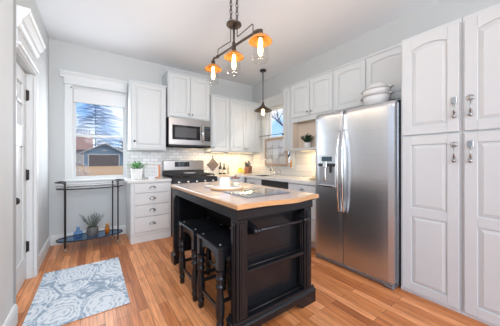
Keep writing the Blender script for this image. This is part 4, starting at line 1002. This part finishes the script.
# ---------------------------------------------------------------- outside
b = MB(); nx, ny = 2, 2
A = [(-60, YB + .4, -.5), (60, YB + .4, -.5), (60, 46, .14), (-60, 46, .14)]
v = [b.bm.verts.new(p) for p in A] + [b.bm.verts.new(p) for p in ((60, 140, .3), (-60, 140, .3))]
b.bm.faces.new(v[:4]); b.bm.faces.new((v[3], v[2], v[4], v[5]))
vb = [b.bm.verts.new((p[0], p[1], p[2] - .3)) for p in A[:2]]
b.bm.faces.new((v[1], v[0], vb[0], vb[1])); struct(b, 'ground', 'lawn')
b = MB(); v = [b.bm.verts.new(p) for p in ((XR + .3, -30, -.55), (60, -30, -.55), (60, YB + .4, -.5), (XR + .3, YB + .4, -.5))]; b.bm.faces.new(v); struct(b, 'ground_side', 'lawn')
gx, gy, gz = 1.65, 46.5, .15
r = thing('garage', 'blue gabled garage with a brown door seen through the back window', 'garage', (gx, gy, gz), math.radians(-1))
hw, eave, apex, dep = 3.0, 2.35, 3.85, 7.0
m = MB(); m.prism([(-hw, 0), (hw, 0), (hw, eave), (0, apex), (-hw, eave)], 'y', 0, dep); m.build('wall', 'siding', r)
m = MB()
for s_ in (-1, 1):
    m.prism([(0, apex), (0, apex + .2), (s_ * (hw + .32), eave - .06), (s_ * (hw + .32), eave - .24)], 'y', -.45, dep + .3)
m.build('roof', 'shingle', r)
m = MB()
for s_ in (-1, 1): m.prism([(0, apex + .02), (0, apex + .20), (s_ * (hw + .32), eave - .06), (s_ * (hw + .32), eave - .22)], 'y', -.49, -.45)
m.box(-hw - .02, -hw + .14, -.03, 0, 0, eave); m.box(hw - .14, hw + .02, -.03, 0, 0, eave); m.build('trim_board', 'gtrim', r)
m = MB(); m.box(-2.2, 2.15, -.02, 0, 0, 1.95); gd = m.build('garage_door', 'gdoor', r)
m = MB(); m.box(-2.36, -2.2, -.05, 0, 0, 2.1); m.box(2.15, 2.31, -.05, 0, 0, 2.1); m.box(-2.2, 2.15, -.05, 0, 1.95, 2.1); m.build('door_frame', 'gtrim', r)
m = MB(); m.box(-.35, .35, -.06, 0, 2.65, 2.85); m.build('gable_light', 'gtrim', r)
r = thing('house', 'pale house with dusty red roof left of the blue garage', 'house', (-5.0, 56.5, .2), 0)
m = MB(); m.box(-4.5, 4.5, 0, 8, 0, 3.2); m.build('wall', 'housewall', r)
m = MB(); m.prism([(-.6, 3.1), (4, 6.0), (8.6, 3.1)], 'x', -5, 5); m.build('roof', 'redroof', r)
def spruce(label, x, y, z, H, R0, mat, nL, lift=0.0):
    r = thing('spruce_tree', label, 'tree', (x, y, z))
    m = MB(); m.tube([(0, 0, 0), (0, 0, H * .6), (0, 0, H)], [H * .005, H * .004, .02], 8); m.build('trunk', 'spruce', r)
    m = MB()
    for k in range(nL):
        f_ = k / nL; zz = H * (lift + (1 - lift) * f_); rr = R0 * (1 - f_) ** .85 + .15; nb = 7
        for j in range(nb):
            a = 2 * PI * (j + random.random() * .8) / nb; L = rr * random.uniform(.7, 1.1)
            dv = Vector((math.cos(a), math.sin(a), .05)); sd_ = Vector((-math.sin(a), math.cos(a), 0))
            p0 = Vector((0, 0, zz)); p1 = p0 + dv * L * .55 + Vector((0, 0, .03 * L)); p2 = p0 + dv * L + Vector((0, 0, -.06 * L))
            m.tube([p0, p1, p2], [.07, .05, .02], 4, cap=False)
            for q in range(9):
                t = .2 + q * .095; c = p0.lerp(p1, t / .55) if t < .55 else p1.lerp(p2, (t - .55) / .45)
                for s_ in (-1, 1): m.leaf(c, dv * .7 + sd_ * s_ * .8 + Vector((0, 0, -.12)), L * .24 * (1.15 - t * .5), L * .018, .22)
    m.build('needles', mat, r)
spruce('tall blue spruce filling the sky behind the garage', .6, 78, .2, 27, 9.8, 'spruce', 24, .13)
def bush(name, label, cat, x, y, z, R, H, mat, n, lw):
    m = MB()
    for k in range(n):
        a = random.uniform(0, 2 * PI); q = random.random() ** .5; p = Vector((math.cos(a) * R * q, math.sin(a) * R * q, H * random.uniform(.05, 1) * (1.05 - .6 * q)))
        m.leaf(p, Vector((random.uniform(-1, 1), random.uniform(-1, 1), random.uniform(-.2, 1))), lw * random.uniform(.8, 1.6), lw * .4, .2)
    for k in range(7):
        a = 2 * PI * k / 7; m.tube([(0, 0, 0), (math.cos(a) * R * .25, math.sin(a) * R * .25, H * .45), (math.cos(a) * R * .6, math.sin(a) * R * .6, H * .8)], [.03 * R, .02 * R, .008 * R], 5)
    o = m.build(name, mat); o.location = (x, y, z); tag(o, label, cat); return o
bush('autumn_tree', 'tan leafy tree just right of the blue garage', 'tree', 7.0, 60, .2, 3.3, 7.6, 'autumn', 900, .42)
bush('bare_shrub', 'pale leafless shrub on the lawn at the lower left of the back window', 'bush', -.46, 12.5, -.37, .5, 1.75, 'pale', 520, .08)
# bare tree outside the sink window
r = thing('bare_tree', 'leafless dark-branched tree outside the sink window', 'tree', (10.5, 11.2, -.5))
m = MB()
def branch(p, d_, L, rad, lev):
    q = p + d_ * L; m.tube([p, p.lerp(q, .5) + Vector((random.uniform(-.05, .05), random.uniform(-.05, .05), 0)) * L, q], [rad, rad * .85, rad * .65], 5, cap=False)
    if lev == 0: return
    for k in range(3 if lev > 1 else 4):
        nd = (d_ + Vector((random.uniform(-.9, .9), random.uniform(-.9, .9), random.uniform(-.15, .55)))).normalized()
        branch(p.lerp(q, random.uniform(.55, 1)), nd, L * random.uniform(.6, .8), rad * .6, lev - 1)
branch(Vector((0, 0, 0)), Vector((.05, .03, 1)).normalized(), 2.3, .14, 5); m.build('branches', 'bark', r)
